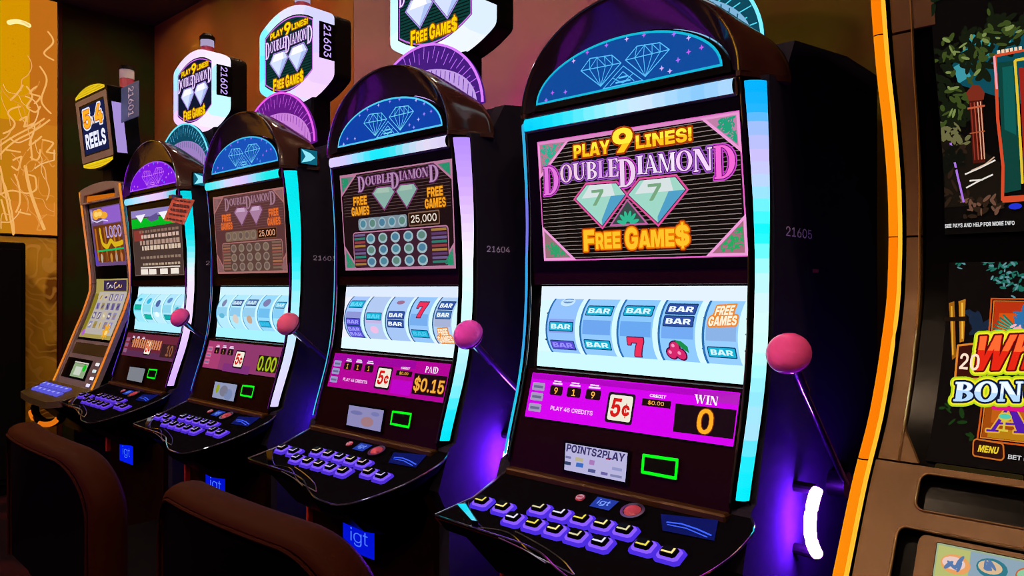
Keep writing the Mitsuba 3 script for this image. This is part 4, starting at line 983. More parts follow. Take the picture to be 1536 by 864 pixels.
def col_list(*runs): return [c for c, k in runs for _ in range(k)]
MACHINES = [
    ('slot_machine', -.932, 'large domed slot machine with lit title screen showing red seven and cherries reels, nearest', '21605',
     dict(full=True, moon='0a4a9c', moon_rim='10b8d8', gem='58c0f8', star=['c060f0', 'b070ff', 'd8b0ff'], bar=['00d0ff', '10dcff', '40e4ff', '80ecff', 'b0eaff', 'd0e4ff', 'a8d8ff', '88c8ff', 'a8d4ff'],
          strip=['00b0ff', '20b4ff', 'a8c0ff', 'd0c0ff', 'b8d8ff', '60f8ff', '00f4ff', '90ffff', 'd0f4ff', 'd8ffff', 'a8fcff', '90e8ff', 'b0e4ff', '20eaff', '00eaff'], strip_left=col_list(('30a8d8', 4), ('7070e0', 3), ('30a0e0', 4), ('20c0e0', 4)),
          top='title', win=('dcfcff', 'e6f4ff', 'd0fbff'), reel=REELS5, edge='2a70b8', info=INFO5, display='b8b4dc', button=('4c2ce0', '8c5cff'), legend=['e8d850', 'ffe890', 'd8d0a0', 'e8e4ff'], ticket='3c64ff', sign_blue='0014d8',
          ball='m_pink', candle_glow=False, wash='704018', wash_gain=8.0, lamp='7c20ff', lamp_gain=520.0, num_box=(.108, 1.329, .258, 1.350), rear='3060ff', rear_gain=1.5, fan='0c5c74', fan_edge='80f4ff', fan_ray='50d8f0', sill='8cc8f0', sign=['e0f8ff'] * 12, sign_field='06403c')),
    ('slot_machine_001', -1.775, 'domed slot machine with coin pay table top screen, beside the large nearest one', '21604',
     dict(full=False, moon='0840a8', moon_rim='50c8f0', gem='70d8f0', star=['a080ff', 'c0b8ff', '9090ff'], bar=['d8c8ff', 'd0c8ff', '80e0ff', '10e8ff', '30e4f0', 'b0d8f0', 'e0d8f0', 'd8ccf0'],
          strip=['b890ff', 'c098ff', 'c8a0ff', 'd8b0ff', 'e4c4ff', 'f0d8ff', 'f8ecff', 'f0f4ff', 'd8ffff', 'd0fcff', 'c0f8ff', 'b0f0ff', '80f0ff', '20e8ff', '00e4f8'], strip_left=col_list(('5090e8', 3), ('40a8e0', 6), ('30c0e0', 6)),
          top=PAY4, win=('f0f0ff', 'e0ecff', 'e4fbff'), reel=REELS4, edge='3a6490', info=INFO4, display='8c88b8', blots=[(-.02, .82, .03, .014, 'a07880'), (-.08, .84, .03, .006, '7070a8'), (.01, .845, .02, .006, '7478b0')], button=('4c2cd0', '8058f8'), legend=['d8b8b0', 'c8b8e8', 'e8d0a0'], ticket='3c64ff', sign_blue='0010d0',
          ball='m_magenta_pink', candle_glow=False, wash='b02090', wash_gain=110.0, lamp='7c20ff', lamp_gain=520.0, num_box=(.085, 1.322, .182, 1.340), rear='6010f0', rear_gain=1.5, fan='5a24a0', fan_edge='e080ff', fan_ray='c070f8', sill='d8b0ff', sign=['b8f0ff', 'd8f8ff', 'e8fbff', 'e0f4ff', 'c0f4ff', 'c8f4ff', 'd8f8ff', 'e8f8ff', 'f4f0ff', 'e8f0ff', 'd8e8ff', 'd0f0ff'], sign_field='063c38')),
    ('slot_machine_002', -2.64, 'domed slot machine with reddish dim pay table and green digits, third from the front', '21603',
     dict(full=False, moon='1450b8', moon_rim='40b8e8', gem='70d0f0', star=['c070ff', 'b080ff', '60a0ff'], bar=['40e8f0', '70e8f0', 'c8d8ff', 'e0c8ff', 'd8c0ff', '90d8f0', '20e8e8', '10e8e8'],
          strip=['00e4ec', '00e4ec', '00e4ec', '00e8ec', '08e8ec', '10e8f0', '20ecf4', '40f0f8', '90f0ff', 'b0f0ff', 'c0ecff', 'd0e4ff', 'dcdcff', 'e0d8ff', 'd8d0ff'], strip_left=col_list(('6088d0', 5), ('5090d8', 4), ('3090e0', 6)),
          top=PAY3, win=('c8f8ff', 'd0f4ff', 'a8f4ff'), reel=REELS3, edge='4aa0d0', info=INFO3, display='9098b8', blots=[(-.09, .835, .012, .016, '90a020'), (-.04, .83, .03, .02, '78788c'), (.0, .82, .03, .02, '7888b0')], button=('4a28c8', '7a50f0'), legend=['b8a0d8', 'a890e0', 'c8b8e8'], ticket='4060ff', sign_blue='0010c8',
          ball='m_coral', candle_glow=True, wash='8040a0', wash_gain=80.0, lamp='5a18ff', lamp_gain=180.0, num_box=(.085, 1.320, .182, 1.338), rear='c010f0', rear_gain=3.0, fan='8020a8', fan_edge='f060f0', fan_ray='d060e8', sill='e090f0', candle=True, sign=['d0d0ff', 'e0d8ff', 'e0e0ff', 'c0f0ff', '80f0f8', '60f0f8', '80f4ff', 'b0f0ff', 'e0d8ff', 'f0d0ff', 'e8c8ff', 'd8c8ff'], sign_field='083834', marker=True)),
    ('slot_machine_003', -3.46, 'domed slot machine with purple half-moon top and green help screen, smallest of its kind', '21602',
     dict(full=False, moon='7c14e0', moon_rim='a050f0', gem='d880f8', star=['e0a0ff', 'ff90f0', '50a0ff'], bar=['80d8f0', 'b0e0ff', 'd8d8ff', 'e8c8ff', 'd8c0f0', '40d8e0'],
          strip=['00ccd8', '00ccd8', '00d8e4', '00dce8', '20e4ec', '70ecf8', 'c0f4ff', 'f0f0ff', 'f4e0ff', 'f0d8ff', 'ecd0ff', 'e8c8ff', 'e0c0ff', 'dcb8ff', 'd8b0ff'], strip_left=col_list(('20c0d0', 6), ('4060e0', 4), ('6040f0', 5)),
          top=HELP2, win=('b8f4ff', 'd0f4ff', 'b0f0ff'), reel=REELS2, edge='40c0c8', info=INFO2, display='7c8088', button=('4c28c0', '6c44e0'), legend=['a080d8', '9070d8'], ticket='3058f0', sign_blue='0018e8',
          ball='m_pink', candle_glow=True, wash='804060', wash_gain=6.0, lamp='4014ff', lamp_gain=110.0, num_box=(.085, 1.320, .182, 1.338), rear='8030f0', rear_gain=2.5, fan='0c5a78', fan_edge='70e8f8', fan_ray='60c8f0', sill='b090d8', candle=True, sign=['f0e8ff', 'f0e0ff', 'f0d8ff', 'e8d8ff', 'a8e8ff', 'c8d0ff', 'f0c8ff', 'f4d0ff', 'f8d8ff', 'f0e8ff', 'c0f4ff', 'b0e8f0'], sign_field='101838', marker=True)),
]
XCOF = {m[0]: m[1] for m in MACHINES}
for nm, xc, lb, num, C in MACHINES:
    stepper(nm, xc, lb, num, C)
    if C.get('marker'):  # glowing box added in place of a reflection at the shell foot
        M = T().translate([xc, 0, 0])
        put(nm + '__sign_reflection_box', memo('mk', lambda: P(rbox(.333, .348, .018, .092, 1.656, 1.716, .003))), 'm_gloss_black', M)
        lit(nm + '__sign_reflection_box__lens', memo('mk2', lambda: P((lambda vf: (np.stack([np.full(len(vf[0]), .3486), vf[0][:, 0], vf[0][:, 1]], 1), vf[1]))(tri2(box(.021, 1.660, .089, 1.712))))), '086078', M)
        lit(nm + '__sign_reflection_box__emblem', memo('mk3', lambda: P((lambda vf: (np.stack([np.full(len(vf[0]), .3494), vf[0][:, 0], vf[0][:, 1]], 1), vf[1]))(tri2(Polygon([(.024, 1.71), (.06, 1.70), (.08, 1.686), (.06, 1.672), (.024, 1.663), (.04, 1.686)]))))), '90e8f8', M, sample=False)

# paper tag that hangs on the second machine from the left
k = 'paper_tag'
thing(k, 'tilted orange red paper notice hung at the corner of the purple topped machine', 'sign')
def tag_pt(v): return np.stack([-3.46 + v[:, 0], np.full(len(v), -.056) - .02 * (1.6 - v[:, 1]), v[:, 1]], 1)
TAGP = Polygon([(.322, 1.603), (.520, 1.575), (.428, 1.480), (.236, 1.512)])
m_ = trimesh.creation.extrude_polygon(TAGP, .002, engine='earcut'); vv = m_.vertices
put(k, P(trimesh.Trimesh(np.stack([-3.46 + vv[:, 0], -.055 - .02 * (1.6 - vv[:, 1]) + .002 - vv[:, 2], vv[:, 1]], 1), m_.faces, process=False)), 'm_tag_red')
lab = []
for i in range(5):
    a, b = np.array([.345, 1.588]) + np.array([-.018, -.018]) * i, np.array([.49, 1.568]) + np.array([-.018, -.018]) * i
    lab.append(LineString([a, b]).buffer(.0035 if i not in (1, 2) else .006))
put(k + '__print', P((lambda vf: (tag_pt(vf[0]) + [0, -.001, 0], vf[1]))(tri2(unary_union(lab).difference(unary_union([box(x, 1.4, x + .008, 1.7) for x in np.arange(.25, .52, .034)]))))), 'm_tag_ink', None)
put(k + '__clip', P(rbox(-3.46 + .30, -3.46 + .335, -.064, -.02, 1.595, 1.612, .002)), 'm_dark_chrome')

# ------------------------------------------------------------------ video machine with the bronze frame, at the near end
GZ = [.56, .62, .70, .80, .921, 1.014, 1.12, 1.22, 1.31, 1.374, 1.486, 1.59, 1.70, 1.85, 2.02]
GY = [-.50, -.455, -.385, -.308, -.217, -.131, -.068, -.028, -.02, -.024, -.052, -.094, -.125, -.16, -.19]
Gcurve = PchipInterpolator(GZ, GY)
def G(z): return float(Gcurve(z))
MZ = [.60, .70, .718, .825, .98, 1.14, 1.22, 1.25, 1.335, 1.55, 1.72, 1.80]
MY = [-.205, -.165, -.155, -.11, -.05, .010, .030, .030, .024, 0, -.02, -.03]
Mcurve = PchipInterpolator(MZ, MY)
def Mf(z): return float(Mcurve(z))

def ribbon(f, xa, xb, z0, z1, off, thick, n=24):
    """Solid strip following a front curve between two heights; xa and xb are numbers or functions of z."""
    ga = xa if callable(xa) else (lambda z: xa); gb = xb if callable(xb) else (lambda z: xb)
    zs = np.linspace(z0, z1, n)
    V = np.array([[(ga(z), f(z) + off + thick, z), (ga(z) + .002, f(z) + off, z), (gb(z) - .002, f(z) + off, z), (gb(z), f(z) + off + thick, z)] for z in zs])
    m = grid(V[:, ::1])
    m.faces = m.faces[:, ::-1]
    k = V.shape[0] * 4
    cap = [[0, 2, 1], [0, 3, 2], [k - 4, k - 3, k - 2], [k - 4, k - 2, k - 1]]
    return trimesh.Trimesh(m.vertices, np.vstack([m.faces, cap]), process=False)

class Curve:
    """Prints on a curved front."""
    def __init__(s, f, base): s.f, s.base = f, base
    def at(s, lift=0.0): return lambda v: np.stack([v[:, 0], np.array([s.f(z) for z in v[:, 1]]) + s.base - lift, v[:, 1]], 1)

def cflat(g, fn, step=.03):
    """A print on a curved front, cut into bands so that it bends."""
    V, Fc, n = [], [], 0
    a = np.floor(g.bounds[1] / step) * step
    for z in np.arange(a, g.bounds[3], step):
        b = g.intersection(box(-9, z, 9, z + step))
        if b.is_empty or b.area < 1e-9: continue
        try: v, f = tri2(b)
        except ValueError: continue
        V.append(v); Fc.append(f + n); n += len(v)
    return P((fn(np.vstack(V)), np.vstack(Fc)))

def video_machine(name, XC):
    thing(name, 'bronze framed video slot machine with orange edge light and dark jungle screens', 'slot machine')
    M = T().translate([XC, 0, 0]); n = name + '__'
    W = .315
    fr = [(G(z) + .03, z) for z in np.linspace(.58, 2.0, 40)]
    put(n + 'cabinet', P(extrude_x(Polygon(fr + [(.0, 2.03), (.55, 2.03), (.56, 2.0), (.56, .04), (-.12, .04), (-.12, .45), (-.40, .53)]), -.298, .298)), 'm_gloss_black', M)
    put(n + 'plinth', P(rbox(-.28, .28, -.1, .53, 0, .045, .006)), 'm_matte_black', M)
    for s in (-1, 1):
        a, b = sorted((s * .296, s * .317))
        h = put(n + 'edge_light', P(ribbon(G, a, b, .575, 2.0, .002, .03)), 'm_gloss_black', M)
        joints = [.575, .951, 1.309, 1.638, 2.0]
        for i in range(len(joints) - 1):
            def bulge():
                V = []
                for z in np.linspace(joints[i] + .0008, joints[i + 1] - .0008, 18):
                    V.append([((a + b) / 2 - .0102 * math.cos(t), G(z) + .002 - .010 * math.sin(t), z) for t in np.linspace(0, np.pi, 7)])
                return grid(np.array(V))
            lit(h + '__segment', P(bulge(), True), 'ff7e00' if i % 2 else 'ff8a04', M)
        # the bright line along its inner side
        lit(h + '__bright_line', P(tube([(s * .2965, G(z) - .004, z) for z in np.linspace(.58, 1.99, 50)], .0034, 6), 50), 'ffc030', M)
        # bronze side frame, in three lengths with joints between
        for z0, z1 in ((.885, .950), (.9535, 1.3075), (1.311, 1.636), (1.640, 1.99)):
            o = lambda z: .291
            i_ = lambda z: float(np.interp(z, [.88, .95, 1.0, 1.31, 1.637, 1.639, 2.0], [.228, .228, .262, .268, .258, .224, .224]))
            if s < 0: put(n + 'side_frame', P(ribbon(G, lambda z: -o(z), lambda z: -i_(z), z0, z1, .006, .03), 30), 'm_bronze', M)
            else: put(n + 'side_frame', P(ribbon(G, i_, o, z0, z1, .006, .03), 30), 'm_bronze', M)
        put(n + 'frame_line', P(tube([(s * (.001 + float(np.interp(z, [.95, 1.0, 1.31, 1.64, 2.0], [.258, .262, .268, .258, .25]))), G(z) + .006, z) for z in np.linspace(.953, 1.98, 40)], .0022, 6), 50), 'm_bronze_line', M)
    fn = Curve(G, .012).at
    put(n + 'glass_front', P(ribbon(G, -.262, .262, .945, 1.99, .014, .012, 50), 30), 'm_gloss_black', M)
    def li(key, g, c, lift, sample=False, curved=True, **kw):
        if g.is_empty: return
        lit(n + key, cflat(g, fn(lift)) if curved else flat(g, fn(lift)), c, M, sample=sample, **kw)
    # bronze lower frame round the dark notch and the small deck screen
    notch = rounded_rect(-.226, .897, .226, .943, .012)
    low = box(-.291, .575, .291, .9515).difference(notch).difference(rounded_rect(-.243, .60, .243, .874, .012))
    v_, f_ = None, None
    def sheet(g, lift, step=.02):
        V, Fc, k = [], [], 0
        for z in np.arange(.56, .98, step):
            b = g.intersection(box(-9, z, 9, z + step))
            if b.is_empty or b.area < 1e-9: continue
            v, f = tri2(b); V.append(v); Fc.append(f + k); k += len(v)
        return P((fn(lift)(np.vstack(V)), np.vstack(Fc)))
    put(n + 'lower_frame', sheet(low, .008), 'm_bronze', M)
    put(n + 'notch_trim', P(tube([(x, G(z) + .0035, z) for x, z in notch.exterior.coords[:-1]], .002, 6, True), 50), 'm_bronze_line', M)
    rim = rounded_rect(-.243, .60, .243, .874, .012)
    put(n + 'deck_trim', P(tube([(x, G(z) + .0035, z) for x, z in shapely.segmentize(rim, .03).exterior.coords[:-1]], .0022, 6, True), 50), 'm_bronze_line', M)
    put(n + 'deck_inner_frame', sheet(rounded_rect(-.215, .63, .215, .868, .01).difference(box(-.192, .65, .192, .8625)), .003), 'm_bronze', M)
    # upper screen
    U = 'upper_screen'
    li(U, box(-.231, 1.31, .231, 1.95), '050404', .004, True)
    A = ART
    r = random.Random(11)
    def blob(x, z, a, b, rot): return affinity.rotate(ell(x, z, a, b, 10), rot)
    def leafy(pts, k, s, spread, x0=-.23, x1=.23, z0=1.335, z1=1.95, up=1.0):
        g = []
        for (x, z) in pts:
            for _ in range(k): g.append(blob(x + r.gauss(0, spread), z + r.gauss(0, spread) * up, s * r.uniform(.5, 1.3), s * r.uniform(.2, .5), r.uniform(0, 180)))
        return unary_union(g).intersection(box(x0, z0, x1, z1))
    mirror = lambda pts: [(-x, z) for x, z in pts]
    li(U + '__sky', Polygon([(-.207, 1.575), (-.186, 1.60), (-.15, 1.615), (.15, 1.63), (.15, 1.45), (-.11, 1.50), (-.149, 1.52), (-.198, 1.545)]), '0a4a58', .0050, True)
    li(U + '__sky_light', Polygon([(-.205, 1.572), (-.19, 1.578), (-.182, 1.555), (-.2, 1.547)]), '3a94a0', .0054)
    li(U + '__sky_light', leafy([(-.155, 1.598), (-.17, 1.58)], 7, .011, .008), '2a8c94', .0054)
    li(U + '__ground', Polygon(A['ground']), '16100a', .0050)
    li(U + '__ground_tuft', leafy([(-.222, 1.47), (-.21, 1.46), (-.215, 1.49)], 8, .008, .007), '6a6840', .0056)
    li(U + '__far_panel', Polygon(A['teal']), '0a4038', .0056)
    li(U + '__far_panel', Polygon([(-.140, 1.56), (-.126, 1.56), (-.127, 1.46), (-.142, 1.47)]), '0c5a54', .0060)
    li(U + '__leaf_canopy', leafy(A['foli'], 8, .011, .010), '10180a', .0064)
    li(U + '__leaf_canopy', leafy(A['foli'], 4, .008, .012), '3a4a1c', .0068)
    li(U + '__leaf_canopy', leafy(A['foli'][:10], 2, .006, .012), '78884a', .0072)
    li(U + '__leaf_canopy', leafy(mirror(A['foli']) + [(x, 1.68) for x in np.arange(-.2, .22, .03)] + [(x, 1.64) for x in np.arange(-.1, .22, .04)], 8, .014, .014), '0c1a0c', .0064)
    li(U + '__pillar', Polygon(A['totem']), '4a140c', .0076); li(U + '__pillar', Polygon(A['totemtop']), '7a2a1a', .0078)
    for dx in (-.185, -.180, -.1755, -.1715): li(U + '__pillar_rib', line([(dx, 1.516), (dx + .001, 1.428)], .0016), ('b04a34', '8c2c20', 'a04030', 'd8a080')[int(abs(dx) * 1000) % 4], .0082)
    li(U + '__pillar_ring', line([(-.19, 1.508), (-.166, 1.509)], .003), 'c05838', .0084); li(U + '__pillar_ring', line([(-.189, 1.47), (-.168, 1.471)], .002), 'a85030', .0084)
    for p in ('path1', 'path2', 'path3'): li(U + '__path_line', line(A[p], .0026), 'e0d8d0', .0078)
    li(U + '__path_line', line([(-.19, 1.412), (-.17, 1.42), (-.157, 1.43)], .002), 'c8a088', .0078)
    li(U + '__purple_stick', line(A['stick'], .0032), 'a870e0', .0080)
    li(U + '__plant', leafy(A['plants'], 5, .009, .008), '2a1c12', .0072); li(U + '__plant', leafy([(-.224, 1.44), (-.21, 1.43)], 8, .012, .008), '0a0d08', .0082)
    li(U + '__plant', leafy(A['plants'][3:7], 4, .006, .007), '6a4838', .0076)
    li(U + '__blue_stone', ell(-.131, 1.350, .009, .005), '2030d0', .0080)
    fr = [(x, z) for x, z in A['redframe']][1:5]
    lft = LineString(fr).buffer(.0022); 
    li(U + '__red_frame', unary_union([line([(-.148, 1.577), (.148, 1.585)], .004), line([(-.148, 1.362), (.148, 1.362)], .010), lft, affinity.scale(lft, -1, 1, origin=(0, 1.4))]), 'd04a28', .0084)
    li(U + '__pink_line', line([(-.149, 1.577), (-.1485, 1.53)], .003), 'f0a0b0', .0088)
    li(U + '__frame_mark', unary_union([box(x, 1.579, x + .004, 1.584) for x in np.arange(-.145, -.115, .0055)]), 'f0d0b0', .0090)
    yl = LineString(A['yellowframe'][1:]).buffer(.0018)
    li(U + '__yellow_frame', unary_union([line([(-.123, 1.566), (.123, 1.572)], .004), yl, affinity.scale(yl, -1, 1, origin=(0, 1.4))]), 'e0c030', .0086)
    li(U + '__red_card', box(-.119, 1.40, .119, 1.555), '9c2018', .0070)
    li(U + '__lettering', fit(sans('SEE PAYS AND HELP FOR MORE INFO', 800), -.230, 1.3205, -.132, 1.3275), 'd8d8d8', .0080)
    # lower screen
    L = 'lower_screen'
    li(L, box(-.224, .958, .224, 1.263), '060304', .004, True)
    li(L + '__ladder', Polygon(A['lad1']), '9a5c10', .0056); li(L + '__ladder', Polygon(A['lad2']), 'b87418', .0056); li(L + '__ladder_rung', Polygon(A['rung']), '1a0c04', .0064)
    li(L + '__ladder_light', line([(-.2175, 1.19), (-.2085, 1.112)], .0022), 'e0a830', .0060); li(L + '__ladder_light', line([(-.2025, 1.196), (-.1975, 1.138)], .0025), 'f0b840', .0060)
    li(L + '__foliage', leafy(A['foli2'], 5, .005, .006, z0=.96, z1=1.262), '1a6858', .0056); li(L + '__foliage', leafy(A['foli2'], 3, .004, .007, z0=.96, z1=1.262), '5a8c90', .0060)
    li(L + '__foliage', leafy(mirror(A['foli2']), 5, .006, .008, z0=.96, z1=1.262), '1a5848', .0056)
    li(L + '__leaf_streak', leafy(A['leaf'], 3, .007, .006, z0=.96), '14340e', .0056)
    li(L + '__glow', leafy([(-.185, 1.17), (-.172, 1.155)], 6, .012, .006, z0=.96), '14243a', .0052)
    ring = unary_union([box(-.163, .992, .163, 1.204)])
    li(L + '__card_frame', ring.difference(ring.buffer(-.0024, join_style=2)), 'c85010', .0064); li(L + '__card_frame', ring.buffer(-.0040, join_style=2).difference(ring.buffer(-.0056, join_style=2)), 'd87828', .0064)
    li(L + '__card', box(-.157, 1.09, .157, 1.198), 'b8300c', .0060); li(L + '__card', box(-.150, 1.10, .15, 1.190), 'd8500c', .0062); li(L + '__card', box(-.125, 1.11, .125, 1.175), 'e88814', .0064)
    li(L + '__card', box(-.157, .998, .157, 1.04), 'a04808', .0060); li(L + '__card', box(-.150, .998, .150, 1.012), 'b87c10', .0064); li(L + '__card', box(-.148, 1.018, .148, 1.036), 'c05c10', .0063)
    c0 = np.array((-.118, 1.148))
    li(L + '__feather', unary_union([line([c0, c0 + .040 * np.array([math.cos(t), math.sin(t)])], .0024) for t in np.linspace(2.3, 3.9, 11)]), '1a6a58', .0068)
    li(L + '__feather', unary_union([line([c0 + .01 * np.array([math.cos(t), math.sin(t)]), c0 + .036 * np.array([math.cos(t), math.sin(t)])], .0013) for t in np.linspace(2.35, 3.85, 11)]), '38b08c', .0072)
    li(L + '__flower', leafy([(-.116, 1.178), (-.12, 1.170), (-.112, 1.186)], 6, .010, .004, z0=.96), '2a70a8', .0074); li(L + '__flower', leafy([(-.108, 1.155), (-.110, 1.14)], 6, .010, .005, z0=.96), 'c82868', .0076)
    li(L + '__flower', leafy([(-.125, 1.152)], 5, .006, .003, z0=.96), 'f0b0c0', .0080)
    tb = Polygon(A['twobox'])
    li(L + '__number_box', tb.buffer(.002), 'd88028', .0080); li(L + '__number_box', tb.buffer(-.0012), '3a0c06', .0084)
    whe = affinity.skew(fit(sans('Wheel', 800), -.184, 1.090, -.040, 1.143, .10), xs=12, origin=(-.18, 1.09))
    bon = fit(serif('BONUS'), -.199, 1.043, -.055, 1.072, .09)
    both = unary_union([whe, bon])
    li(L + '__title_halo', both.buffer(.0085), 'b8d818', .0090); li(L + '__title_halo', both.buffer(.0060), 'f0e828', .0094)
    li(L + '__title_shadow', whe.buffer(.0030), '5a0808', .0100); li(L + '__title_script', whe.buffer(.0006), 'e82410', .0104)
    li(L + '__title_script', whe.intersection(box(-1, 1.122, 1, 1.2)), 'ff6a30', .0108)
    li(L + '__title_shadow', bon.buffer(.0034), '0a1438', .0100); li(L + '__title_lettering', bon.buffer(.0008), 'b8dcff', .0104); li(L + '__title_lettering', bon.intersection(box(-1, 1.06, 1, 1.2)), 'f4fcff', .0108)
    li(L + '__number', fit(sans('20', 700), -.197, 1.091, -.170, 1.116), 'ffe0c8', .0114)
    li(L + '__magenta_bar', rounded_rect(-.149, 1.0365, .149, 1.0455, .003), 'e01080', .0086)
    a_ = fit(serif('A'), -.152, 1.006, -.095, 1.043, .05)
    li(L + '__letter_card', a_.buffer(.002), 'e0a838', .0074); li(L + '__letter_card', a_, '5018a8', .0078)
    li(L + '__goblet', unary_union([ell(-.1305, 1.028, .0085, .006), box(-.132, 1.009, -.129, 1.025), box(-.136, 1.008, -.125, 1.011)]), 'd8c040', .0084); li(L + '__goblet', ell(-.1305, 1.0285, .0075, .0035), '50c8b0', .0088)
    mb = Polygon(A['menu']).buffer(-.002).buffer(.004)
    li(L + '__menu_button', mb.buffer(.0014), 'c06820', .0074); li(L + '__menu_button', mb.buffer(-.0006), '2a0806', .0078); li(L + '__menu_lettering', fit(affinity.skew(sans('MENU', 900), xs=10), -.159, .9785, -.133, .9875), 'e8c828', .0084)
    li(L + '__lettering', fit(sans('BET M', 800), -.121, .9745, -.095, .980), 'c8c8c8', .0080)
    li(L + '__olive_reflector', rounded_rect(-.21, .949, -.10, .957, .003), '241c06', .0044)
    # deck screen
    D = 'deck_screen'
    li(D, box(-.191, .651, .191, .862), '9cae8c', .0044, True)
    li(D + '__panel', box(-.189, .78, -.150, .860), 'b8bc70', .0050); li(D + '__panel', box(-.150, .70, .189, .860), '8ca4b4', .0050); li(D + '__panel', box(-.189, .655, .189, .77), '84a8b8', .0054)
    for x, z, c1, c2 in ((-.166, .842, 'e8a060', 'e8c8c0'), (-.124, .846, '307888', 'd8b890'), (-.08, .845, 'c06848', '90c8a0'), (-.03, .845, '5090a0', 'e0c0a0'), (.03, .845, 'e8a060', 'e8c8c0'), (-.168, .812, '90b0c8', 'd0d8c8'), (-.12, .808, 'b06848', '60c0a0')):
        li(D + '__icon', ell(x, z, .018, .011, 16), c1, .0060); li(D + '__icon', ell(x - .002, z + .001, .014, .0075, 16), c2, .0064); li(D + '__icon_detail', leafy([(x, z)], 5, .006, .005, z0=.65, z1=.86), '5878a8', .0068)

ART = {
    'sky': [(-0.207,1.574),(-0.186,1.585),(-0.163,1.609),(-0.111,1.608),(-0.114,1.538),(-0.149,1.546),(-0.198,1.548)],
    'teal': [(-0.146,1.568),(-0.122,1.566),(-0.123,1.376),(-0.147,1.372)],
    'ground': [(-0.231,1.471),(-0.204,1.473),(-0.15,1.42),(-0.149,1.357),(-0.228,1.355)],
    'totem': [(-0.187,1.523),(-0.169,1.523),(-0.17,1.423),(-0.187,1.423)],
    'totemtop': [(-0.19,1.532),(-0.18,1.542),(-0.171,1.539),(-0.165,1.528),(-0.167,1.518),(-0.187,1.519)],
    'redframe': [(-0.112,1.577),(-0.148,1.576),(-0.15,1.486),(-0.146,1.414),(-0.148,1.362),(-0.12,1.366)],
    'yellowframe': [(-0.112,1.566),(-0.123,1.565),(-0.122,1.462),(-0.121,1.386)],
    'path1': [(-0.199,1.407),(-0.178,1.415),(-0.156,1.425)],
    'path2': [(-0.198,1.385),(-0.181,1.394),(-0.16,1.403)],
    'path3': [(-0.193,1.396),(-0.174,1.396)],
    'stick': [(-0.217,1.459),(-0.21,1.408),(-0.202,1.362)],
    'foli': [(-0.213,1.6),(-0.203,1.578),(-0.191,1.59),(-0.176,1.607),(-0.159,1.594),(-0.141,1.609),(-0.124,1.596),(-0.212,1.55),(-0.199,1.533),(-0.22,1.516),(-0.206,1.504),(-0.224,1.491),(-0.196,1.513),(-0.169,1.572),(-0.149,1.621),(-0.116,1.613)],
    'plants': [(-0.224,1.438),(-0.213,1.432),(-0.205,1.439),(-0.199,1.366),(-0.175,1.359),(-0.189,1.354),(-0.157,1.354),(-0.223,1.379)],
    'blue': [(-0.134,1.35)],
    'see': [(-0.23,1.321),(-0.134,1.32),(-0.23,1.328),(-0.134,1.327)],
    'lad1': [(-0.222,1.195),(-0.214,1.198),(-0.204,1.109),(-0.209,1.104)],
    'lad2': [(-0.208,1.198),(-0.198,1.202),(-0.195,1.134),(-0.201,1.132)],
    'rung': [(-0.227,1.171),(-0.195,1.174),(-0.194,1.166),(-0.226,1.165)],
    'foli2': [(-0.208,1.261),(-0.17,1.26),(-0.156,1.255),(-0.143,1.244),(-0.134,1.256),(-0.125,1.238),(-0.152,1.233),(-0.141,1.224),(-0.126,1.22),(-0.121,1.227)],
    'card': [(-0.162,1.201),(-0.119,1.204),(-0.104,0.99),(-0.164,0.997)],
    'fill': [(-0.157,1.194),(-0.118,1.198),(-0.112,1.091),(-0.158,1.087)],
    'fill2': [(-0.159,1.039),(-0.109,1.042),(-0.105,0.995),(-0.16,1.002)],
    'feath': [(-0.13,1.157),(-0.151,1.174),(-0.151,1.159),(-0.148,1.145),(-0.142,1.136)],
    'hair': [(-0.13,1.18),(-0.118,1.193),(-0.116,1.16),(-0.13,1.159)],
    'whe': [(-0.178,1.086),(-0.105,1.099),(-0.181,1.139),(-0.106,1.15)],
    'two': [(-0.197,1.09),(-0.173,1.092),(-0.199,1.115),(-0.176,1.116)],
    'twobox': [(-0.201,1.076),(-0.202,1.127),(-0.173,1.132),(-0.168,1.079)],
    'bonus': [(-0.199,1.042),(-0.099,1.052),(-0.201,1.075),(-0.101,1.09)],
    'mag': [(-0.147,1.044),(-0.109,1.049),(-0.108,1.038),(-0.147,1.036)],
    'A': [(-0.151,1.007),(-0.099,1.01),(-0.139,1.04),(-0.114,1.044)],
    'goblet': [(-0.131,1.025)],
    'menu': [(-0.164,0.992),(-0.131,0.99),(-0.128,0.974),(-0.162,0.975)],
    'menut': [(-0.158,0.978),(-0.133,0.977),(-0.159,0.987),(-0.134,0.986)],
    'bet': [(-0.121,0.975),(-0.091,0.975),(-0.122,0.979),(-0.092,0.98)],
    'leaf': [(-0.209,1.034),(-0.189,1.021),(-0.172,0.996),(-0.196,1.045)],
    'oval': [(-0.165,0.842),(-0.181,0.839),(-0.167,0.852)],
    'oval2': [(-0.123,0.846),(-0.138,0.844),(-0.124,0.856)],
    'oval3': [(-0.171,0.827)],
}
video_machine('video_slot_machine', -.055)

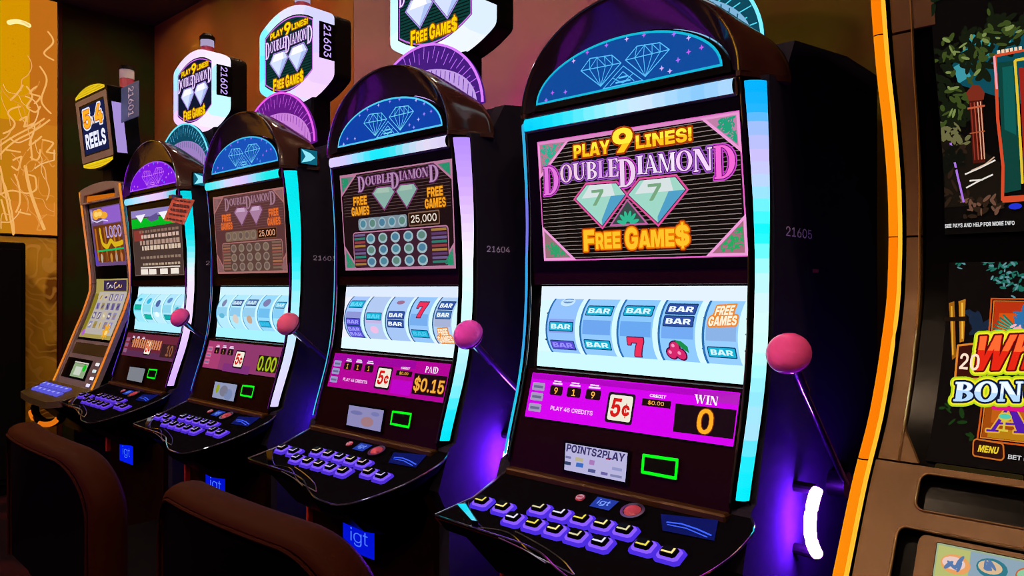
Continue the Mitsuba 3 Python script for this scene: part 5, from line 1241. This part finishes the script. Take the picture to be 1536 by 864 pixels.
# ------------------------------------------------------------------ far machine with the grey kinked bezel
def far_machine(name, XC):
    thing(name, 'far slot machine with kinked grey bezel, orange edge lights and a reels sign on top', 'slot machine')
    M = T().translate([XC, 0, 0]); n = name + '__'
    fr = [(Mf(z) + .022, z) for z in np.linspace(.66, 1.735, 30)]
    put(n + 'cabinet', P(extrude_x(Polygon(fr + [(.02, 1.75), (.5, 1.75), (.52, 1.73), (.52, .04), (-.05, .04), (-.05, .50), (-.12, .62)]), -.262, .262)), 'm_matte_black', M)
    put(n + 'plinth', P(rbox(-.25, .25, -.03, .5, 0, .045, .006)), 'm_matte_black', M)
    for s in (-1, 1):
        a, b = sorted((s * .262, s * .276))
        h = put(n + 'edge_light', P(ribbon(Mf, a, b, .705, 1.735, .004, .025)), 'm_grey_bezel', M)
        js = [.71, .80, .90, 1.0, 1.11, 1.235, 1.36, 1.48, 1.60, 1.73]
        for i in range(len(js) - 1):
            def bulge():
                V = [[((a + b) / 2 - .007 * math.cos(t), Mf(z) + .004 - .008 * math.sin(t), z) for t in np.linspace(0, np.pi, 6)] for z in np.linspace(js[i] + .0006, js[i + 1] - .0006, 5)]
                return grid(np.array(V))
            lit(h + '__segment', P(bulge(), True), ['f08a20', 'e87c28', 'e88030', 'e87c28', 'e87c30', 'e88048', 'e08450', 'd87c40', 'e88828'][i], M)
        i_ = lambda z: float(np.interp(z, [.7, .95, 1.25, 1.74], [.245, .232, .222, .226]))
        for z0, z1 in ((.712, 1.24), (1.244, 1.735)):
            if s < 0: put(n + 'side_frame', P(ribbon(Mf, lambda z: -.262, lambda z: -i_(z), z0, z1, .006, .02), 30), 'm_grey_bezel', M)
            else: put(n + 'side_frame', P(ribbon(Mf, i_, lambda z: .262, z0, z1, .006, .02), 30), 'm_grey_bezel', M)
    put(n + 'glass_front', P(ribbon(Mf, -.226, .226, .94, 1.68, .016, .01, 40), 30), 'm_gloss_black', M)
    fn = Curve(Mf, .014).at
    def li(key, g, c, lift, sample=False): lit(n + key, cflat(g, fn(lift), .04), c, M, sample=sample)
    # crown
    zt = lambda x: 1.735 + .022 * (1 - (x / .27) ** 2)
    crown = Polygon([(-.262, 1.66)] + [(x, zt(x)) for x in np.linspace(-.262, .262, 17)] + [(.262, 1.66)]).difference(Polygon([(-.215, 1.668), (.215, 1.668), (.205, 1.712), (-.205, 1.705)]))
    put(n + 'crown', P(solid(crown, .03, trimesh.transformations.translation_matrix([0, Mf(1.70) - .002, 0]))), 'm_grey_bezel', M)
    lit(n + 'crown__orange_panel', flat(Polygon([(-.215, 1.668), (.215, 1.668), (.205, 1.690), (-.205, 1.704)]), lambda v: np.stack([v[:, 0], np.full(len(v), Mf(1.69) + .012), v[:, 1]], 1)), 'c8640c', M)
    # upper screen
    U = 'upper_screen'
    li(U, box(-.190, 1.335, .215, 1.637), '6a4a78', .003, True)
    li(U + '__wood_panel', box(-.165, 1.355, .205, 1.545), '6c3410', .0040); li(U + '__violet_sky', box(-.02, 1.55, .21, 1.632), '9060c8', .0038); li(U + '__violet_sky', box(-.186, 1.56, -.15, 1.63), '8c78a8', .0038)
    li(U + '__sun_cloud', unary_union([ell(-.11, 1.60, .045, .026), ell(-.06, 1.605, .05, .024), ell(0, 1.592, .05, .018)]), 'f0a830', .0046); li(U + '__sun_cloud', unary_union([ell(-.10, 1.602, .03, .014), ell(-.05, 1.602, .03, .012)]), 'ffd070', .0050)
    li(U + '__cloud_edge', line([(-.16, 1.62), (-.165, 1.575), (-.10, 1.562), (-.02, 1.57), (.05, 1.56)], .006), 'd8d0f0', .0054)
    for i in range(6): li(U + '__wood_post', box(-.15 + i * .06, 1.36 + .01 * (i % 2), -.128 + i * .06, 1.53), ('b86818', '8a4810', 'a05c18', '7a4010', 'c07828', '985018')[i], .0044)
    li(U + '__title', fit(sans('LOCO', 900), .005, 1.475, .205, 1.535), 'b8a0d0', .0060); li(U + '__title', fit(sans('LOCO', 300), .02, 1.485, .195, 1.528), '5a3878', .0064)
    sw = LineString(spline([(-.07, 1.52), (-.055, 1.45), (.0, 1.432), (.06, 1.46), (.10, 1.44), (.2, 1.448)], 30)).buffer(.012)
    li(U + '__swoosh', sw, 'd8b018', .0068)
    li(U + '__green_line', line([(-.14, 1.412), (.21, 1.418)], .009), '10b860', .0066); li(U + '__violet_edge', Polygon([(-.186, 1.42), (-.165, 1.42), (-.13, 1.34), (-.186, 1.34)]), '5a40b0', .0060)
    for i in range(5): li(U + '__figure', ell(-.09 + i * .065, 1.375, .016, .024, 12), ('b8a890', '7a4818', 'c08838', 'a89080', 'c07040')[i], .0062)
    # lower screen
    L = 'lower_screen'
    li(L, box(-.205, .965, .215, 1.268), 'a89850', .003, True)
    li(L + '__page', box(-.15, .985, .212, 1.20), 'b8b0a8', .0040)
    li(L + '__banner', box(-.095, 1.205, .20, 1.26), '382850', .0044)
    sc = [LineString(spline(p, 14)).buffer(.0035) for p in ([(-.03, 1.245), (-.055, 1.235), (-.05, 1.216), (-.025, 1.22)], [(-.02, 1.225), (0, 1.235), (.01, 1.218), (.03, 1.232)], [(.07, 1.248), (.045, 1.238), (.05, 1.216), (.08, 1.226)], [(.09, 1.222), (.11, 1.236), (.12, 1.22), (.14, 1.234)])]
    li(L + '__script', unary_union(sc[:2]), 'e8e0d8', .0050); li(L + '__script', unary_union(sc[2:]), 'f0c868', .0050)
    rr = random.Random(5)
    for r_ in range(4):
        for c_ in range(5):
            x, z = -.125 + c_ * .067 - .004 * r_, 1.172 - r_ * .047
            li(L + '__reel_symbol', box(x, z - .016, x + .04, z + .018), rr.choice(['8478a8', '706890', '9c8c58', '8a86b8', 'c8b890']), .0048)
            li(L + '__reel_symbol_mark', affinity.rotate(ell(x + .02, z, .016, .006, 10), rr.uniform(0, 180)), rr.choice(['483878', 'e8dcc0', 'a88028', '5a4888']), .0054)
    li(L + '__gold_burst', unary_union([affinity.rotate(ell(.13, 1.005, .045, .010, 10), a) for a in (0, 45, 90, 135)] + [ell(.13, 1.0, .03, .022)]), 'f0a828', .0058); li(L + '__gold_burst', ell(.14, .998, .018, .012), 'ffd880', .0062)
    li(L + '__violet_gem', ell(-.16, .99, .02, .016), 'b060d0', .0056); li(L + '__olive_strip', Polygon([(-.204, 1.19), (-.14, 1.19), (-.165, .99), (-.204, .99)]), '8a7a20', .0042)
    # panel below
    put(n + 'cross_bar', P(ribbon(Mf, -.245, .245, .712, .952, .012, .012, 12), 30), 'm_grey_bezel', M)
    put(n + 'olive_plate', cflat(box(-.205, .884, .225, .938), Curve(Mf, .010).at(0), .03), 'm_olive', M)
    put(n + 'service_recess', cflat(box(-.225, .765, .115, .862), Curve(Mf, .010).at(0), .03), 'm_gloss_black', M)
    fn2 = Curve(Mf, .008).at
    lit(n + 'ticket_display', cflat(box(-.10, .775, .09, .84), fn2(0), .03), '90a880', M)
    lit(n + 'ticket_display__white_box', cflat(box(-.06, .785, .03, .825), fn2(.001), .03), 'c8d0c0', M, sample=False); lit(n + 'ticket_display__green_light', cflat(ell(.055, .822, .022, .016), fn2(.001), .03), '10c020', M, sample=False)
    lit(n + 'ticket_display__dark_line', cflat(box(-.10, .842, .09, .848), fn2(.001), .03), 'd8d0c0', M, sample=False)
    for i, (z, x) in enumerate(((.85, .17), (.818, .165), (.785, .17), (.752, .16))):
        lit(n + 'side_button', cflat(rounded_rect(x, z - .008, x + .05, z + .007, .004), fn2(0), .03), ('e8e8e8', 'd0e0e0', 'f0e8f0', 'e8e0ff')[i], M, sample=False)
    # deck
    dz = lambda y: .735 + .35 * (y + .165)
    D = Polygon([(-.30, -.150), (-.312, -.22), (-.30, -.285), (-.1, -.302), (.15, -.302), (.25, -.27), (.295, -.2), (.29, -.15)]).buffer(-.015).buffer(.015)
    m = trimesh.creation.extrude_polygon(D, .03, engine='earcut'); v = m.vertices
    put(n + 'button_deck', P(trimesh.Trimesh(np.stack([v[:, 0], v[:, 1], dz(v[:, 1]) + v[:, 2] - .03], 1), m.faces, process=False)), 'm_olive', M)
    pts = [(x, y, dz(y) - .03) for x, y in ((-.28, -.15), (-.27, -.26), (.15, -.28), (.27, -.19), (.27, -.15))] + [(x, y, .5) for x, y in ((-.24, -.06), (.24, -.06), (.2, -.1), (-.2, -.1))]
    put(n + 'deck_belly', P(trimesh.convex.convex_hull(np.array(pts))), 'm_gloss_black', M)
    for i in range(2):
        for j in range(6):
            x, y = -.235 + j * .066 + i * .02, -.195 - i * .042
            lit(n + 'button', memo(('fb', i, j), lambda: P(trimesh.convex.convex_hull(np.array([(x + a * .026, y + b * .016, dz(y + b * .016) + .001) for a in (-1, 1) for b in (-1, 1)] + [(x + a * .022, y + b * .013, dz(y + b * .013) + .010) for a in (-1, 1) for b in (-1, 1)])))), '5a58d8', M)
            lit(n + 'button_legend', memo(('fbl', i, j), lambda: P((lambda vf: (np.stack([vf[0][:, 0], vf[0][:, 1], dz(vf[0][:, 1]) + .0106], 1), vf[1]))(tri2(box(x - .015, y - .006, x + .013, y + .005))))), 'a0a4ff', M, sample=False)
    # orange ring under the deck
    for a0, a1, nm in ((math.pi * 1.12, math.pi * 1.30, 'ring_light'), (math.pi * 1.50, math.pi * 1.93, 'ring_light')):
        lit(n + nm, P(tube([(.02 + .20 * math.cos(t), -.265 + .02 * math.sin(t), .625 + .055 * math.sin(t) + .0) for t in np.linspace(a0, a1, 14)], .013, 8), 50), 'e07010', M)
    put(n + 'ring_housing', P(tube([(.02 + .20 * math.cos(t), -.25 + .02 * math.sin(t), .63 + .055 * math.sin(t)) for t in np.linspace(math.pi, 2 * math.pi, 24)], .02, 8), 50), 'm_gloss_black', M)
    # sign
    S = n + 'topper_sign'
    y_at = lambda z: -.02 - .04 * (z - 1.85) / .36
    def st(dy): return lambda v: np.stack([v[:, 0], np.array([y_at(z) for z in v[:, 1]]) + dy, v[:, 1]], 1)
    out = Polygon([(-.215, 1.88)] + [(x, 2.205 + .042 * (1 - (x / .22) ** 2)) for x in np.linspace(-.22, .22, 13)] + [(.215, 1.88)] + [(x, 1.86 - .035 * (1 - (x / .22) ** 2)) for x in np.linspace(.2, -.2, 13)])
    m = solid(out, .13); m.vertices[:, 1] += np.array([y_at(z) for z in m.vertices[:, 2]])
    put(S, P(m), 'm_gloss_black', M)
    def ls(key, g, c, dy, sample=False): lit(S + '__' + key, flat(g, st(-dy)), c, M, sample=sample)
    put(S + '__bezel', flat(rounded_rect(-.212, 1.872, .212, 2.188, .01).difference(rounded_rect(-.165, 1.905, .170, 2.160, .004)), st(-.002)), 'm_grey_bezel', M)
    ls('screen', box(-.155, 1.912, .162, 2.150), '141c48', .001, True)
    d1 = fit(sans('5', 900), -.13, 2.04, -.03, 2.13); d2 = fit(sans('x', 800), -.02, 2.05, .02, 2.09); d3 = fit(sans('4', 900), .03, 2.045, .13, 2.135)
    for dd in (d1, d3): ls('digit', dd.buffer(.012), 'e0e8f8', .0016); ls('digit', dd.buffer(.004), 'd85a10', .002); ls('digit', dd, 'ffb020', .0026)
    ls('digit', d2, 'f0d8d0', .0034)
    ls('lettering', fit(sans('REELS', 900), -.13, 1.935, .14, 2.015), 'eef0ff', .002)
    for lo_, hi_, q in ((2.198, 2.238, 'upper_lamp'), (1.832, 1.866, 'lower_lamp')):
        g = Polygon([(-.20, lo_ + (.0 if lo_ > 2 else .018))] + [(x, hi_ - .028 + .028 * (1 - (x / .2) ** 2) if lo_ > 2 else hi_) for x in np.linspace(-.2, .2, 11)] + ([(.2, lo_)] if lo_ > 2 else [(x, lo_ + .02 * (x / .2) ** 2) for x in np.linspace(.2, -.2, 11)]))
        ls(q, g, 'f0c818', .003, True)
        holes = unary_union([ell(x, z, .0042, .0028, 8) for z in np.arange(lo_ + .008, hi_, .0115) for x in np.arange(-.19, .195, .017)]).intersection(g.buffer(-.004))
        ls(q + '_hole', holes, '6a5a08', .0036)
    lit(S + '__side_light', P((lambda vf: (np.stack([np.full(len(vf[0]), .2225), np.array([y_at(z) for z in vf[0][:, 1]]) + vf[0][:, 0], vf[0][:, 1]], 1), vf[1]))(tri2(box(.012, 1.885, .060, 2.13)))), 'a890d8', M)
    put(n + 'sign_post', P(rbox(-.06, .06, .02, .10, 1.74, 1.86, .006)), 'm_matte_black', M)
    q = n + 'signal_lamp'
    put(q, P(lathe([(0, 2.22), (.033, 2.22), (.033, 2.27), (0, 2.27)], 16), 40), 'm_red_plastic', M @ T().translate([.15, .06, 0]))
    put(q + '__lens', P(lathe([(.034, 2.27), (.034, 2.315), (0, 2.315)], 16), 40), 'm_white_plastic', M @ T().translate([.15, .06, 0]))
    put(q + '__cap', P(lathe([(.038, 2.315), (.03, 2.335), (0, 2.34)], 16), 40), 'm_matte_black', M @ T().translate([.15, .06, 0]))
far_machine('video_slot_machine_001', -4.075)

k = 'number_tag'
thing(k, 'small blue grey number tag hanging from the side of the far reels sign', 'tag')
put(k, P(rbox(-3.846, -3.64, .002, .008, 2.03, 2.20, .002)), 'm_tag_dark')
put(k + '__lettering', P((lambda vf: (np.stack([-3.72 + vf[0][:, 1], np.full(len(vf[0]), .0012), 2.185 - vf[0][:, 0]], 1), vf[1]))(tri2(fit(sans('21601', 600), 0, -.035, .14, .03)))), 'm_tag_text')

# ------------------------------------------------------------------ chairs
def P_c(key, fn, smooth): return memo(key, lambda: P(fn(), smooth))
def chair(name, x, y, rz, label, wide=1.0):
    thing(name, label, 'chair')
    M = T().translate([x, y, 0]).rotate([0, 0, 1], rz).scale([wide, 1, 1]); n = name + '__'
    W, TH, ZT, RC = .31, .075, .852, .13
    def path(k=1.0):
        w, zt, r = W * k, ZT - .022 - (1 - k) * W, RC
        p = [(-w, z) for z in np.linspace(.46, zt - r, 8)[:-1]]
        p += [(-w + r - r * math.cos(a), zt - r + r * math.sin(a)) for a in np.linspace(0, math.pi / 2, 12)]
        p += [(x, zt + .006 * (1 - (x / (w - r)) ** 2)) for x in np.linspace(-w + r, w - r, 12)[1:-1]]
        p += [(w - r + r * math.sin(a), zt - r + r * math.cos(a)) for a in np.linspace(0, math.pi / 2, 12)]
        p += [(w, z) for z in np.linspace(zt - r, .46, 8)[1:]]
        return np.array(p)
    bow = lambda x: .05 * (x / W) ** 2
    def pad():
        p = path(); t = np.gradient(p, axis=0); t /= np.linalg.norm(t, axis=1, keepdims=True); nn = np.stack([-t[:, 1], t[:, 0]], 1)
        a = np.linspace(0, 2 * math.pi, 15)
        V = np.array([[(q[0] + m[0] * .022 * math.sin(u), TH / 2 + bow(q[0]) + (TH / 2 + .003) * math.cos(u), q[1] + m[1] * .022 * math.sin(u)) for u in a] for q, m in zip(p, nn)])
        g = grid(V); g.faces = g.faces[:, ::-1]
        return g
    def panel():
        o = Polygon(path(.97))
        m = trimesh.creation.extrude_polygon(o, TH * .86, engine='earcut'); v = m.vertices
        return trimesh.Trimesh(np.stack([v[:, 0], TH * .93 - v[:, 2] + bow(v[:, 0]), v[:, 1]], 1), m.faces, process=False)
    put(n + 'backrest', P_c('chb', panel, 40), 'm_leather', M)
    put(n + 'edge_pad', P_c('chp', pad, 40), 'm_leather_rim', M)
    for u, kk in ((-.004, 'pa'), (TH + .004, 'pb')): put(n + 'piping', P_c('ch' + kk, lambda: tube([(x, u + bow(x), z) for x, z in path(.985)], .0032, 6), 50), 'm_leather_rim', M)
    put(n + 'seat', memo('chs', lambda: P(rbox(-.24, .24, .07, .52, .40, .50, .03), 30)), 'm_leather', M)
    put(n + 'pedestal', memo('chd', lambda: P(lathe([(0, .02), (.23, .02), (.23, .03), (.06, .06), (.035, .10), (.035, .38), (.09, .40), (0, .40)], 24), 40)), 'm_dark_chrome', M @ T().translate([0, .28, 0]))
    put(n + 'foot', memo('chf', lambda: P(lathe([(0, 0), (.235, 0), (.235, .02), (0, .02)], 24))), 'm_matte_black', M @ T().translate([0, .28, 0]))
chair('casino_chair', -1.205, -.842, 0, 'black leather chair with curved brown topped backrest before the pay table machine')
chair('casino_chair_001', -2.135, -.868, -2, 'black leather chair with curved brown topped backrest before the two far machines', 1.12)

# ------------------------------------------------------------------ unseen violet partition, added to give the glossy hoods something to mirror
k = 'added_partition'
thing(k, 'added unseen black partition with violet lit panels for the hood reflections', 'partition')
put(k + '__body', P(rbox(-5.5, -1.5, -3.5, -3.32, 0, 2.45, .01)), 'm_matte_black')
for i, (x0, x1, c) in enumerate(((-5.35, -4.75, '9018d8'), (-4.6, -4.2, '6010c0'), (-4.0, -3.15, 'a01cd0'), (-2.95, -2.6, '5010c8'), (-2.4, -1.65, '9014c0'))):
    vf = tri2(rounded_rect(x0, .25, x1, 2.25, .03))
    lit(k + '__lit_panel', P((np.stack([vf[0][:, 0], np.full(len(vf[0]), -3.318), vf[0][:, 1]], 1), vf[1][:, ::-1])), c, None, gain=1.6)
